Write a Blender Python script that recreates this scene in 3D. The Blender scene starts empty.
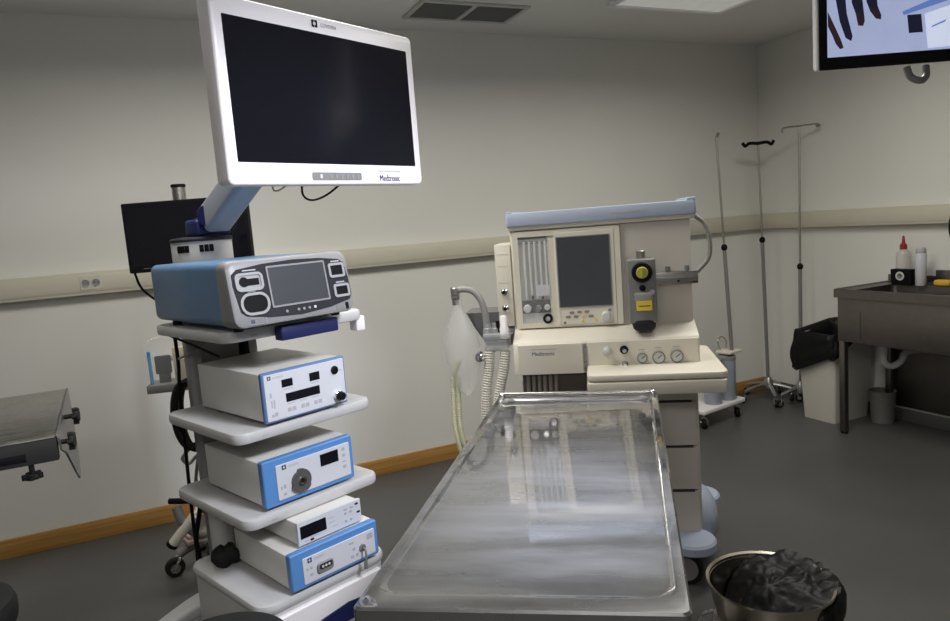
import bpy, bmesh, math, random
from math import pi, sin, cos, radians as R_
from mathutils import Vector, Matrix, Euler, noise as NZ
random.seed(4)
S = bpy.context.scene
COL = S.collection

# ------------------------------------------------------------------ camera
YAW, PIT, ROL, FPX = 0.42121, 0.12606, -0.07597, 697.51
cy_, sy_, cp_, sp_ = cos(YAW), sin(YAW), cos(PIT), sin(PIT)
fw = Vector((sy_*cp_, cy_*cp_, -sp_)); rt = Vector((cy_, -sy_, 0)); up = rt.cross(fw)
c_, s_ = cos(ROL), sin(ROL)
cr = c_*rt + s_*up; cu = -s_*rt + c_*up
cd = bpy.data.cameras.new('camera'); cam = bpy.data.objects.new('camera', cd); COL.objects.link(cam)
M = Matrix((cr, cu, -fw)).transposed().to_4x4(); M.translation = (0, 0, 1.45)
cam.matrix_world = M
cd.sensor_width = 36; cd.lens = FPX/950*36; cd.clip_start = .05
S.camera = cam

# ------------------------------------------------------------------ light
S.view_settings.view_transform = 'Standard'; S.view_settings.look = 'None'
S.view_settings.gamma = 1; S.view_settings.use_curve_mapping = False
S.view_settings.exposure = 0.08
W = bpy.data.worlds.new('world'); S.world = W; W.use_nodes = True
W.node_tree.nodes['Background'].inputs[0].default_value = (.5, .52, .55, 1)
W.node_tree.nodes['Background'].inputs[1].default_value = 0.05

def area(name, loc, target, sx, sy, power, col, spread=pi):
    l = bpy.data.lights.new(name, 'AREA'); l.shape = 'RECTANGLE'; l.size = sx; l.size_y = sy
    l.energy = power; l.color = col; l.spread = spread
    o = bpy.data.objects.new(name, l); COL.objects.link(o); o.location = loc
    d = Vector(target) - Vector(loc)
    o.rotation_euler = d.to_track_quat('-Z', 'Y').to_euler()
    return o
area('ceiling_panel_light', (0.35, 2.4, 2.55), (0.35, 2.4, 0), 1.3, .6, 26, (1, .985, .91), R_(166))
area('ceiling_panel_light_right', (2.5, 2.15, 2.55), (2.5, 2.15, 0), 1.2, .6, 25, (1, .975, .90), R_(166))
area('ceiling_panel_light_near', (-0.5, -0.5, 2.55), (-0.5, -0.5, 0), 1.2, .6, 30, (1, .98, .94), R_(170))
sp = bpy.data.lights.new('surgical_lamp_light', 'SPOT'); sp.energy = 185; sp.color = (.88, .91, 1); sp.spot_size = R_(56); sp.spot_blend = .7; sp.shadow_soft_size = .22
so = bpy.data.objects.new('surgical_lamp_light', sp); COL.objects.link(so); so.location = (1.15, .55, 2.2)
so.rotation_euler = (Vector((.42, 1.9, 1.25)) - so.location).to_track_quat('-Z', 'Y').to_euler()

tl = bpy.data.lights.new('table_lamp_light', 'SPOT'); tl.energy = 340; tl.color = (.84, .88, 1); tl.spot_size = R_(25); tl.spot_blend = 1; tl.shadow_soft_size = .15
to = bpy.data.objects.new('table_lamp_light', tl); COL.objects.link(to); to.location = (1.25, 1.95, 2.4)
to.rotation_euler = (Vector((.77, 1.345, .81)) - to.location).to_track_quat('-Z', 'Y').to_euler()

# ------------------------------------------------------------------ materials
def mat(name, col, rough=.5, metal=0, var=.04, scale=14, bump=0, trans=0, alpha=1, coat=0, spec=None, emit=0, rvar=0):
    m = bpy.data.materials.new(name); m.use_nodes = True
    nt = m.node_tree; b = nt.nodes['Principled BSDF']
    b.inputs['Roughness'].default_value = rough; b.inputs['Metallic'].default_value = metal
    b.inputs['Transmission Weight'].default_value = trans; b.inputs['Alpha'].default_value = alpha
    b.inputs['Coat Weight'].default_value = coat
    if spec is not None: b.inputs['Specular IOR Level'].default_value = spec
    tc = nt.nodes.new('ShaderNodeTexCoord'); nz = nt.nodes.new('ShaderNodeTexNoise')
    nz.inputs['Scale'].default_value = scale; nz.inputs['Detail'].default_value = 4
    nt.links.new(tc.outputs['Object'], nz.inputs['Vector'])
    rp = nt.nodes.new('ShaderNodeValToRGB')
    rp.color_ramp.elements[0].position = .3; rp.color_ramp.elements[1].position = .7
    rp.color_ramp.elements[0].color = tuple(max(0, x*(1-var)) for x in col)+(1,)
    rp.color_ramp.elements[1].color = tuple(min(1, x*(1+var)) for x in col)+(1,)
    nt.links.new(nz.outputs['Fac'], rp.inputs['Fac']); nt.links.new(rp.outputs['Color'], b.inputs['Base Color'])
    if rvar:
        mr = nt.nodes.new('ShaderNodeMapRange'); mr.inputs[3].default_value = rough-rvar; mr.inputs[4].default_value = rough+rvar
        nt.links.new(nz.outputs['Fac'], mr.inputs[0]); nt.links.new(mr.outputs[0], b.inputs['Roughness'])
    if bump:
        bp = nt.nodes.new('ShaderNodeBump'); bp.inputs['Strength'].default_value = bump; bp.inputs['Distance'].default_value = .01
        nt.links.new(nz.outputs['Fac'], bp.inputs['Height']); nt.links.new(bp.outputs['Normal'], b.inputs['Normal'])
    if emit:
        nt.links.new(rp.outputs['Color'], b.inputs['Emission Color']); b.inputs['Emission Strength'].default_value = emit
    return m

def steel(name, col, rough, streak=(2, 60, 60), amt=.15, mixrough=None, mixfac=.5):
    """brushed stainless steel: streaky roughness, optionally a second worn, broader lobe"""
    m = mat(name, col, rough, 1, .05, 30)
    nt = m.node_tree; b = nt.nodes['Principled BSDF']
    tc = nt.nodes.new('ShaderNodeTexCoord'); mp = nt.nodes.new('ShaderNodeMapping'); mp.inputs['Scale'].default_value = streak
    nz = nt.nodes.new('ShaderNodeTexNoise'); nz.inputs['Scale'].default_value = 6; nz.inputs['Detail'].default_value = 8
    nt.links.new(tc.outputs['Object'], mp.inputs['Vector']); nt.links.new(mp.outputs['Vector'], nz.inputs['Vector'])
    mr = nt.nodes.new('ShaderNodeMapRange'); mr.inputs[1].default_value = .3; mr.inputs[2].default_value = .7
    mr.inputs[3].default_value = max(.02, rough-amt); mr.inputs[4].default_value = rough+amt
    nt.links.new(nz.outputs['Fac'], mr.inputs[0]); nt.links.new(mr.outputs[0], b.inputs['Roughness'])
    if mixrough is not None:
        g = nt.nodes.new('ShaderNodeBsdfPrincipled'); g.inputs['Metallic'].default_value = 1
        g.inputs['Base Color'].default_value = col+(1,); g.inputs['Roughness'].default_value = mixrough
        n2 = nt.nodes.new('ShaderNodeTexNoise'); n2.inputs['Scale'].default_value = 3.2; n2.inputs['Detail'].default_value = 5; n2.inputs['Distortion'].default_value = 0
        m2 = nt.nodes.new('ShaderNodeMapping'); m2.inputs['Scale'].default_value = (.8, 3.2, 1)
        nt.links.new(tc.outputs['Object'], m2.inputs['Vector']); nt.links.new(m2.outputs['Vector'], n2.inputs['Vector'])
        r2 = nt.nodes.new('ShaderNodeMapRange'); r2.inputs[1].default_value = .32; r2.inputs[2].default_value = .68
        r2.inputs[3].default_value = mixfac-.13; r2.inputs[4].default_value = mixfac+.16
        nt.links.new(n2.outputs['Fac'], r2.inputs[0])
        mx = nt.nodes.new('ShaderNodeMixShader'); nt.links.new(r2.outputs[0], mx.inputs['Fac'])
        nt.links.new(b.outputs[0], mx.inputs[1]); nt.links.new(g.outputs[0], mx.inputs[2])
        out = nt.nodes['Material Output']; nt.links.new(mx.outputs[0], out.inputs['Surface'])
    return m

def wood(name):
    m = mat(name, (.36, .19, .05), .42)
    nt = m.node_tree; b = nt.nodes['Principled BSDF']
    tc = nt.nodes.new('ShaderNodeTexCoord'); mp = nt.nodes.new('ShaderNodeMapping'); mp.inputs['Scale'].default_value = (.8, 8, 22)
    nz = nt.nodes.new('ShaderNodeTexNoise'); nz.inputs['Scale'].default_value = 3; nz.inputs['Detail'].default_value = 8
    rp = nt.nodes.new('ShaderNodeValToRGB')
    rp.color_ramp.elements[0].position = .3; rp.color_ramp.elements[1].position = .75
    rp.color_ramp.elements[0].color = (.34, .17, .04, 1); rp.color_ramp.elements[1].color = (.50, .27, .075, 1)
    nt.links.new(tc.outputs['Object'], mp.inputs['Vector']); nt.links.new(mp.outputs['Vector'], nz.inputs['Vector'])
    nt.links.new(nz.outputs['Fac'], rp.inputs['Fac']); nt.links.new(rp.outputs['Color'], b.inputs['Base Color'])
    return m

M_ = dict(
 wall=mat('wall_paint', (.74, .73, .69), .75, var=.012, scale=3, bump=.03),
 ceil=mat('ceiling_paint', (.76, .76, .73), .8, var=.01, scale=3),
 floor=mat('vinyl_floor', (.088, .088, .086), .42, var=.10, scale=2.2, rvar=.05),
 trunk=mat('trunking_plastic', (.60, .56, .46), .45, var=.015),
 wood=wood('varnished_wood'),
 cove=mat('cove_vinyl', (.11, .11, .11), .5),
 white=mat('white_plastic', (.84, .81, .82), .38, var=.015),
 shelf=mat('shelf_paint', (.53, .525, .525), .42, var=.02),
 unit=mat('unit_paint', (.70, .68, .64), .4, var=.015),
 panelw=mat('unit_panel', (.62, .63, .68), .35, var=.01),
 blue=mat('blue_bezel', (.10, .26, .58), .38, var=.03),
 blue2=mat('blue_edge', (.12, .21, .42), .4, var=.03),
 genblue=mat('steel_blue_case', (.10, .205, .37), .38, var=.03),
 silver=mat('silver_grey_plastic', (.25, .245, .25), .4, var=.02),
 dark=mat('charcoal_panel', (.026, .026, .032), .6, var=.05, spec=.15),
 black=mat('black_plastic', (.007, .007, .009), .6, var=.1, spec=.12),
 rubber=mat('black_rubber', (.011, .011, .011), .6, var=.1, spec=.25),
 glossblack=mat('black_screen', (.007, .007, .011), .12, var=.05, spec=.35),
 screengrey=mat('grey_screen', (.055, .058, .066), .28, var=.02),
 navy=mat('navy_plastic', (.012, .017, .085), .4, var=.05),
 ink=mat('navy_print', (.02, .03, .10), .5),
 print=mat('grey_print', (.42, .42, .45), .6),
 ring=mat('white_ring', (.60, .60, .62), .35),
 cream=mat('cream_plastic', (.74, .69, .59), .42, var=.015),
 creamd=mat('pale_beige_metal', (.65, .60, .545), .45, var=.015),
 genring=mat('grey_ring', (.33, .33, .34), .4),
 dialgrey=mat('dial_grey', (.085, .085, .085), .4),
 railgrey=mat('rail_dark_grey', (.030, .030, .028), .6, spec=.2),
 armgrey=mat('arm_grey_paint', (.34, .36, .41), .4),
 pan=mat('grey_pan_plastic', (.20, .20, .20), .35),
 bluegrey=mat('blue_grey_plastic', (.44, .50, .63), .4, var=.02),
 amscreen=mat('dim_display', (.055, .06, .07), .22, var=.04, spec=.6),
 yellow=mat('yellow_label', (.80, .58, .05), .5),
 lime=mat('yellow_green_dial', (.42, .42, .06), .45),
 vap=mat('grey_vaporizer_paint', (.20, .20, .195), .4, var=.04),
 rail=steel('rail_steel', (.45, .44, .42), .35),
 steel=steel('stainless_steel', (.50, .49, .47), .28, amt=.1),
 table=steel('worn_table_steel', (.60, .60, .62), .05, (1.5, 14, 14), .01, .34, .27),
 bowl=mat('polished_bowl_steel', (.62, .56, .47), .2, 1, var=.03),
 plate=steel('dull_plate_steel', (.30, .29, .28), .42),
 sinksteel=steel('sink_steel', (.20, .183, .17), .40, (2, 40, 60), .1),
 chrome=mat('chrome', (.80, .80, .80), .1, 1, var=.01),
 tube=mat('clear_tube', (.75, .72, .62), .25, var=.02, trans=.45),
 hose=mat('corrugated_hose', (.60, .57, .49), .45, var=.03),
 yhose=mat('yellowish_hose', (.62, .60, .40), .4, var=.03, trans=.2),
 greyhose=mat('grey_hose', (.28, .27, .25), .45, var=.04),
 bag=mat('translucent_bag', (.78, .77, .74), .3, var=.02, trans=.35, alpha=.36),
 glass=mat('clear_acrylic', (.86, .88, .88), .08, var=.01, trans=.0, alpha=.10),
 acryl=mat('smoked_acrylic', (.55, .56, .56), .1, alpha=.45),
 gauge=mat('gauge_face', (.62, .63, .62), .35),
 plasticbag=mat('black_bin_bag', (.007, .007, .008), .46, var=.2, bump=.12, scale=30, spec=.2),
 binw=mat('off_white_bin', (.60, .575, .52), .45, var=.02),
 red=mat('red_nozzle', (.30, .02, .02), .4),
 bottle=mat('cloudy_bottle', (.66, .64, .60), .35, alpha=.55),
 ltube=mat('pale_tube', (.60, .60, .64), .4),
 sponge=mat('yellow_sponge', (.65, .40, .04), .8, bump=.4, scale=60),
 canister=mat('grey_blue_canister', (.33, .36, .42), .32, var=.06),
 diffuser=mat('ceiling_diffuser', (.80, .80, .76), .6, emit=.22),
 ventslat=mat('vent_slat', (.34, .34, .32), .5),
 ventframe=mat('vent_frame', (.52, .52, .49), .5),
 skyblue=mat('cyan_plastic', (.05, .30, .60), .4),
 beige=mat('beige_card', (.60, .52, .38), .6),
 darkrecess=mat('dark_recess', (.07, .06, .05), .5),
 stripe=mat('bellows_brown', (.22, .20, .17), .45),
 pink=mat('pale_pink', (.62, .40, .38), .5),
 s_floor=mat('screen_pale_blue', (.42, .48, .72), .4, emit=.62),
 s_dark=mat('screen_dark_trousers', (.012, .014, .035), .4, emit=.5),
 s_brown=mat('screen_brown_shoe', (.03, .018, .022), .4, emit=.5),
 s_white=mat('screen_white_box', (.66, .72, .90), .4, emit=.7),
 s_blue=mat('screen_blue_rail', (.12, .20, .52), .4, emit=.7),
)

# ------------------------------------------------------------------ mesh helpers
def new(): return bmesh.new()
def _smooth(bm, ang=38):
    a = radians_ = R_(ang)
    for f in bm.faces: f.smooth = True
    for e in bm.edges:
        if len(e.link_faces) == 2 and e.calc_face_angle(0) > a: e.smooth = False
def obj(name, bm, m, parent=None, loc=None, rot=None, ang=38, **props):
    bmesh.ops.recalc_face_normals(bm, faces=bm.faces[:])
    _smooth(bm, ang)
    me = bpy.data.meshes.new(name); bm.to_mesh(me); bm.free()
    for x in (m if isinstance(m, (list, tuple)) else [m]):
        me.materials.append(M_[x] if isinstance(x, str) else x)
    o = bpy.data.objects.new(name, me); COL.objects.link(o)
    if parent: o.parent = parent
    if loc: o.location = loc
    if rot: o.rotation_euler = rot
    for k, v in props.items(): o[k] = v
    return o
def thing(name, label, cat, loc=(0, 0, 0), rz=0, group=None):
    o = bpy.data.objects.new(name, None); COL.objects.link(o); o.empty_display_size = .1
    o.location = loc; o.rotation_euler = (0, 0, rz); o['label'] = label; o['category'] = cat
    if group: o['group'] = group
    return o
def tag(o, label, cat, group=None):
    o['label'] = label; o['category'] = cat
    if group: o['group'] = group
    return o
def struct(name, bm, m, parent=None, **k):
    o = obj(name, bm, m, parent, **k)
    if not parent: o['kind'] = 'structure'
    return o
def box(bm, x0, x1, y0, y1, z0, z1, bev=0, seg=2, mi=0, mtx=None):
    r = bmesh.ops.create_cube(bm, size=1)
    vs = r['verts']
    for v in vs: v.co = Vector(((x0+x1)/2+v.co.x*(x1-x0), (y0+y1)/2+v.co.y*(y1-y0), (z0+z1)/2+v.co.z*(z1-z0)))
    fs = set(f for v in vs for f in v.link_faces)
    if bev:
        es = list(set(e for v in vs for e in v.link_edges))
        g = bmesh.ops.bevel(bm, geom=es, offset=bev, segments=seg, profile=.5, affect='EDGES')
        fs = set(g['faces']) | set(f for f in fs if f.is_valid)
        allv = set(v for f in fs for v in f.verts)
        fs = set(f for v in allv for f in v.link_faces)
    for f in fs: f.material_index = mi
    if mtx is not None:
        for v in set(v for f in fs for v in f.verts): v.co = mtx @ v.co
    return bm
def rr(x0, x1, z0, z1, r, n=5):
    r = min(r, (x1-x0)/2-1e-5, (z1-z0)/2-1e-5)
    if r <= 1e-4: return [(x0, z0), (x1, z0), (x1, z1), (x0, z1)]
    p = []
    for cx, cz, a in ((x1-r, z0+r, -90), (x1-r, z1-r, 0), (x0+r, z1-r, 90), (x0+r, z0+r, 180)):
        for i in range(n+1):
            t = R_(a+90*i/n); p.append((cx+r*cos(t), cz+r*sin(t)))
    return p
def loft(bm, loops, cap0=True, cap1=True, mi=0):
    rings = [[bm.verts.new(p) for p in l] for l in loops]
    n = len(rings[0])
    for a, b in zip(rings, rings[1:]):
        for i in range(n):
            f = bm.faces.new((a[i], a[(i+1) % n], b[(i+1) % n], b[i])); f.material_index = mi
    if cap0: bm.faces.new(rings[0][::-1]).material_index = mi
    if cap1: bm.faces.new(rings[-1]).material_index = mi
    return bm
def panel(bm, x0, x1, z0, z1, yf, yb, r=.004, bev=.0015, n=5, mi=0):
    """rounded plate standing in the x-z plane, front at yf, back at yb"""
    bev = min(bev, abs(yb-yf)*.5)
    l = [[(x, yb, z) for x, z in rr(x0, x1, z0, z1, r, n)], [(x, yf+bev, z) for x, z in rr(x0, x1, z0, z1, r, n)]]
    if bev > 0: l.append([(x, yf, z) for x, z in rr(x0+bev, x1-bev, z0+bev, z1-bev, max(r-bev, .0002), n)])
    return loft(bm, l, mi=mi)
def slab(bm, x0, x1, y0, y1, z0, z1, r=.04, bev=.006, n=8, mi=0):
    bev = min(bev, (z1-z0)*.45)
    f = lambda k, z: [(x, y, z) for x, y in rr(x0+k, x1-k, y0+k, y1-k, max(r-k, .0002), n)]
    return loft(bm, [f(bev, z0), f(bev*.3, z0+bev*.3), f(0, z0+bev), f(0, z1-bev), f(bev*.3, z1-bev*.3), f(bev, z1)], mi=mi)
def ringpanel(bm, x0, x1, z0, z1, w, yf, yb, r=.006, n=6, mi=0):
    """hollow rounded frame of width w"""
    a = rr(x0, x1, z0, z1, r, n); b = rr(x0+w, x1-w, z0+w, z1-w, max(r-w, .001), n)
    L = [[bm.verts.new((x, y, z)) for x, z in q] for q, y in ((a, yb), (a, yf), (b, yf), (b, yb))]
    k = len(a)
    for p, q in ((0, 1), (1, 2), (2, 3), (3, 0)):
        for i in range(k):
            bm.faces.new((L[p][i], L[p][(i+1) % k], L[q][(i+1) % k], L[q][i])).material_index = mi
    return bm
def basis(d):
    d = d.normalized(); a = Vector((0, 0, 1)) if abs(d.z) < .9 else Vector((1, 0, 0))
    u = d.cross(a).normalized(); return u, d.cross(u).normalized()
def cyl(bm, p0, p1, r0, r1=None, n=20, mi=0, bev=0):
    p0 = Vector(p0); p1 = Vector(p1); r1 = r0 if r1 is None else r1
    u, v = basis(p1-p0); d = (p1-p0).normalized()
    ring = lambda c, r: [tuple(c+u*(r*cos(2*pi*i/n))+v*(r*sin(2*pi*i/n))) for i in range(n)]
    if bev: L = [ring(p0, r0-bev), ring(p0+d*bev, r0), ring(p1-d*bev, r1), ring(p1, r1-bev)]
    else: L = [ring(p0, r0), ring(p1, r1)]
    return loft(bm, L, mi=mi)
def lathe(bm, prof, c=(0, 0, 0), ax=(0, 0, 1), n=32, mi=0, closed=False):
    """prof: (radius, height) pairs along ax from c; closed=True makes a hollow ring profile"""
    ax = Vector(ax).normalized(); u, v = basis(ax); c = Vector(c)
    L = [[tuple(c+ax*h+u*(max(r, .0004)*cos(2*pi*i/n))+v*(max(r, .0004)*sin(2*pi*i/n))) for i in range(n)] for r, h in prof]
    if closed:
        rings = [[bm.verts.new(p) for p in l] for l in L]; rings.append(rings[0])
        for a, b in zip(rings, rings[1:]):
            for i in range(n): bm.faces.new((a[i], a[(i+1) % n], b[(i+1) % n], b[i])).material_index = mi
        return bm
    return loft(bm, L, mi=mi)
def spline(pts, k=8):
    p = [Vector(q) for q in pts]
    if len(p) < 3: return p
    p = [p[0]*2-p[1]]+p+[p[-1]*2-p[-2]]; o = []
    for i in range(1, len(p)-2):
        a, b, c, d = p[i-1:i+3]
        for j in range(k):
            t = j/k
            o.append(.5*((2*b)+(c-a)*t+(2*a-5*b+4*c-d)*t*t+(3*b-a-3*c+d)*t**3))
    o.append(p[-2]); return o
def tube(bm, pts, r, n=10, k=8, mi=0, smooth=True, rad=None, closed=False):
    p = spline(pts, k) if smooth else [Vector(q) for q in pts]
    if closed: p = [Vector(q) for q in pts]
    L = []; u = None; m = len(p)
    for i, q in enumerate(p):
        if closed: d = p[(i+1) % m]-p[(i-1) % m]
        else: d = p[min(i+1, m-1)]-p[max(i-1, 0)]
        d.normalize()
        if u is None: u, _ = basis(d)
        u = (u-d*u.dot(d)).normalized(); v = d.cross(u)
        rr_ = rad(i/(m-1)) if rad else r
        L.append([tuple(q+u*(rr_*cos(2*pi*j/n))+v*(rr_*sin(2*pi*j/n))) for j in range(n)])
    if closed:
        rings = [[bm.verts.new(x) for x in l] for l in L]
        for i in range(m):
            a, b = rings[i], rings[(i+1) % m]
            for j in range(n): bm.faces.new((a[j], a[(j+1) % n], b[(j+1) % n], b[j])).material_index = mi
        return bm
    return loft(bm, L, mi=mi)
def corr(bm, pts, r, amp=.12, period=.010, n=12):
    """corrugated hose"""
    p = spline(pts, 10); tot = sum((b-a).length for a, b in zip(p, p[1:])); m = int(tot/period*4)
    q = []; acc = 0; j = 0; seg = [(b-a).length for a, b in zip(p, p[1:])]
    for i in range(m+1):
        s = tot*i/m
        while j < len(seg)-1 and acc+seg[j] < s: acc += seg[j]; j += 1
        q.append(p[j].lerp(p[j+1], (s-acc)/seg[j]))
    return tube(bm, q, r, n, smooth=False, rad=lambda t: r*(1+amp*cos(t*m/4*2*pi)))
def circ(c, r, n=48, tilt=None):
    return [(c[0]+r*cos(2*pi*i/n), c[1]+r*sin(2*pi*i/n), c[2]) for i in range(n)]
def uvball(bm, c, rx, ry, rz, n=20, m=12, fn=None, mi=0):
    L = []
    for j in range(1, m):
        t = pi*j/m; L.append([])
        for i in range(n):
            a = 2*pi*i/n; k = fn(a, t) if fn else 1
            L[-1].append((c[0]+rx*k*sin(t)*cos(a), c[1]+ry*k*sin(t)*sin(a), c[2]-rz*k*cos(t)))
    return loft(bm, L, mi=mi)
def text(name, s, size, m, parent, x, y, z, wide=None, rot=(pi/2, 0, 0)):
    cu_ = bpy.data.curves.new(name, 'FONT'); cu_.body = s; cu_.size = size; cu_.extrude = .0003
    t = bpy.data.objects.new(name+'_curve', cu_); COL.objects.link(t)
    bpy.context.view_layer.update()
    me = bpy.data.meshes.new_from_object(t.evaluated_get(bpy.context.evaluated_depsgraph_get()))
    bpy.data.objects.remove(t); bpy.data.curves.remove(cu_)
    if wide:
        w = max(v.co.x for v in me.vertices)-min(v.co.x for v in me.vertices)
        for v in me.vertices: v.co.x *= wide/w
    me.materials.clear(); me.materials.append(M_[m])
    o = bpy.data.objects.new(name, me); COL.objects.link(o); o.parent = parent
    o.location = (x, y, z); o.rotation_euler = rot
    return o
def logo(parent, x, z, s, y, m='ink', bg=True):
    """navy square badge with a pale opening, like two facing brackets"""
    bm = new(); e = .0006
    for sx in (0, 1):
        a = x if sx == 0 else x+s*.56
        box(bm, a, a+s*.44, y-e, y, z+s*.7, z+s)
        box(bm, a, a+s*.44, y-e, y, z, z+s*.3)
        b = x if sx == 0 else x+s*.74
        box(bm, b, b+s*.26, y-e, y, z+s*.3, z+s*.7)
    return obj('badge', bm, m, parent)
def caster(parent, x, y, r, w=.022, h=None, yaw=0, wheelmat='rubber', forkmat='steel'):
    h = h or r*2.5
    bm = new(); ca, sa = cos(yaw), sin(yaw)
    ox, oy = x+ca*r*.5, y+sa*r*.5
    d = Vector((-sa, ca, 0))
    c = Vector((ox, oy, r))
    lathe(bm, [(r*.55, -w*.5), (r*.9, -w*.5), (r, -w*.3), (r, w*.3), (r*.9, w*.5), (r*.55, w*.5)], c, d, 24)
    o = obj('caster', bm, wheelmat, parent)
    bm = new()
    for s in (-1, 1):
        p = c+d*(s*w*.7)
        cyl(bm, p-d*.002, p+d*.002, r*.5, n=16)
        tube(bm, [p, Vector((x, y, r*1.9))+d*(s*w*.5), Vector((x, y, r*2.1))], r*.16, 8, 4)
    cyl(bm, (x, y, r*1.9), (x, y, h), r*.3, n=12)
    obj('fork', bm, forkmat, o)
    return o

# ------------------------------------------------------------------ room shell
XR, YB, ZC = 4.172, 3.926, 2.57
XL, YF = -3.4, -2.6
bm = new(); box(bm, XL, XR, YF, YB, -.1, 0); struct('floor', bm, 'floor')
bm = new(); box(bm, XL, XR, YF, YB, ZC, ZC+.1); struct('ceiling', bm, 'ceil')
bm = new(); box(bm, XL-.1, XR+.1, YB, YB+.1, -.1, ZC+.1); struct('wall_back', bm, 'wall')
bm = new(); box(bm, XR, XR+.1, YF, YB, -.1, ZC+.1); struct('wall_right', bm, 'wall')
bm = new(); box(bm, XL-.1, XL, YF, YB, -.1, ZC+.1); struct('wall_left', bm, 'wall')
bm = new(); box(bm, XL-.1, XR+.1, YF-.1, YF, -.1, ZC+.1); struct('wall_front', bm, 'wall')
bm = new(); box(bm, XL, XR-.001, YB-.018, YB, 0, .095, .003); struct('baseboard_back', bm, 'wood')
bm = new(); box(bm, XR-.010, XR, YF, YB-.02, 0, .08, .003); struct('baseboard_right', bm, 'cove')
bm = new(); box(bm, XL, XR-.001, YB-.05, YB, 1.239, 1.349, .004); box(bm, XL, XR-.001, YB-.053, YB-.049, 1.256, 1.333, .001); struct('trim_1', bm, 'trunk')
bm = new(); box(bm, XR-.05, XR, YF, YB-.051, 1.239, 1.349, .004); box(bm, XR-.053, XR-.049, YF, YB-.053, 1.256, 1.333, .001); struct('trim_2', bm, 'trunk')

t = thing('wall_socket', 'double white round socket outlet set in the left end of the wall trunking', 'socket', (-.301, YB-.053, 1.298))
bm = new(); panel(bm, -.048, .048, -.034, .034, -.003, 0, .003); obj('socket_plate', bm, 'trunk', t)
for sx in (-.0225, .0225):
    bm = new(); lathe(bm, [(.0195, 0), (.0195, .004), (.017, .004), (.0155, -.006)], (sx, -.003, 0), (0, -1, 0), 24); o = obj('outlet', bm, 'ring', t)
    bm = new()
    lathe(bm, [(.0150, .0002), (.0150, .0012)], (sx, -.003, 0), (0, -1, 0), 20)
    obj('outlet_recess', bm, 'greyhose', o)
    bm = new()
    for k in (-.006, .006): cyl(bm, (sx+k, -.0042, 0), (sx+k, -.005, 0), .0026, n=10)
    obj('pin_hole', bm, 'black', o)

# ceiling vent, light
t = thing('ceiling_vent', 'grey rectangular air vent with two grilles in the ceiling above the monitor', 'vent', (1.667, 3.538, ZC))
bm = new()
for a in ((-.312, .312, -.152, -.127), (-.312, .312, .127, .152), (-.312, -.287, -.127, .127), (.287, .312, -.127, .127), (-.014, .014, -.127, .127)):
    box(bm, *a, -.012, .001, .002)
obj('frame', bm, 'ventframe', t)
for x0, x1 in ((-.287, -.014), (.014, .287)):
    bm = new()
    for i in range(15):
        y = -.12+.24*i/14
        box(bm, x0, x1, -.0075, .0075, -.001, .001, mtx=Matrix.Translation((0, y, -.006)) @ Matrix.Rotation(.6, 4, 'X'))
    box(bm, x0, x1, -.127, .127, -.0012, -.0002)
    obj('grille', bm, 'ventslat', t)
t = thing('ceiling_light', 'square recessed ceiling light panel with a pale rim near the right corner', 'ceiling light', (2.79, 2.92, ZC))
bm = new()
for a in ((-.40, .40, -.36, -.335), (-.40, .40, .335, .36), (-.40, -.375, -.335, .335), (.375, .40, -.335, .335)): box(bm, *a, -.022, .001, .003)
obj('frame', bm, 'white', t)
bm = new(); box(bm, -.375, .375, -.335, .335, -.010, -.001); obj('diffuser', bm, 'diffuser', t)

# ------------------------------------------------------------------ laparoscopy tower
TH = .374
def cw(x, y, z=0):   # tower-frame point in world
    return (.151+x*cos(TH)-y*sin(TH), 2.04+x*sin(TH)+y*cos(TH), z)
cart = thing('equipment_cart', 'white wheeled equipment tower with three open shelves and a bottom drawer cabinet', 'cart', (.151, 2.04, 0), TH)
for z, yf in ((1.163, 0), (.867, 0), (.609, 0)):
    bm = new(); slab(bm, -.010, .476, -.005, .487, z, z+.035, .04, .009); o = obj('shelf', bm, 'shelf', cart)
    bm = new(); panel(bm, .07, .09, z+.012, z+.018, -.0055, -.004, .001, 0); obj('shelf_mark', bm, 'print', o)
bm = new(); slab(bm, -.026, .42, -.072, .40, .135, .405, .05, .012); o = obj('base_cabinet', bm, 'shelf', cart)
bm = new(); slab(bm, -.033, .427, -.079, .407, .378, .411, .055, .012); obj('cabinet_top', bm, 'shelf', o)
bm = new(); panel(bm, .005, .39, .15, .366, -.085, -.068, .012, .004); dr = obj('drawer', bm, 'white', cart)
bm = new(); loft(bm, [[(x, y, z) for x, z in [(.145, .275), (.15, .262), (.25, .255), (.35, .262), (.355, .275), (.352, .300), (.25, .312), (.148, .300)]] for y in (-.083, -.090)]); h = obj('handle', bm, 'navy', dr)
bm = new(); tube(bm, [(.148, -.091, .266), (.2, -.099, .257), (.25, -.101, .255), (.3, -.099, .257), (.352, -.091, .266)], .006, 8); obj('grip', bm, 'silver', h)
# rear column, arms and hooks
bm = new(); slab(bm, .09, .145, .475, .53, .13, 1.38, .018, .004); box(bm, .14, .30, .50, .525, .14, 1.36, .004); slab(bm, .30, .345, .475, .53, .13, 1.36, .012, .004); obj('rear_column', bm, 'silver', cart)
bm = new(); cyl(bm, (.075, .36, .405), (.075, .36, .61), .036, n=24); obj('support_post', bm, 'shelf', cart)
bm = new(); box(bm, .268, .292, .44, .474, .98, 1.163, .003); obj('cable_channel', bm, 'black', cart)
bm = new(); box(bm, .0, .46, .40, .56, .11, .14, .006); obj('base_frame', bm, 'silver', cart)
bm = new(); slab(bm, .145, .345, -.045, -.003, 1.150, 1.192, .008, .005); obj('pull_handle', bm, 'navy', cart)
bm = new(); box(bm, .458, .492, .02, .06, 1.125, 1.172, .003); box(bm, .45, .463, .03, .05, 1.162, 1.176, .002); obj('side_bracket', bm, 'white', cart)
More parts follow.
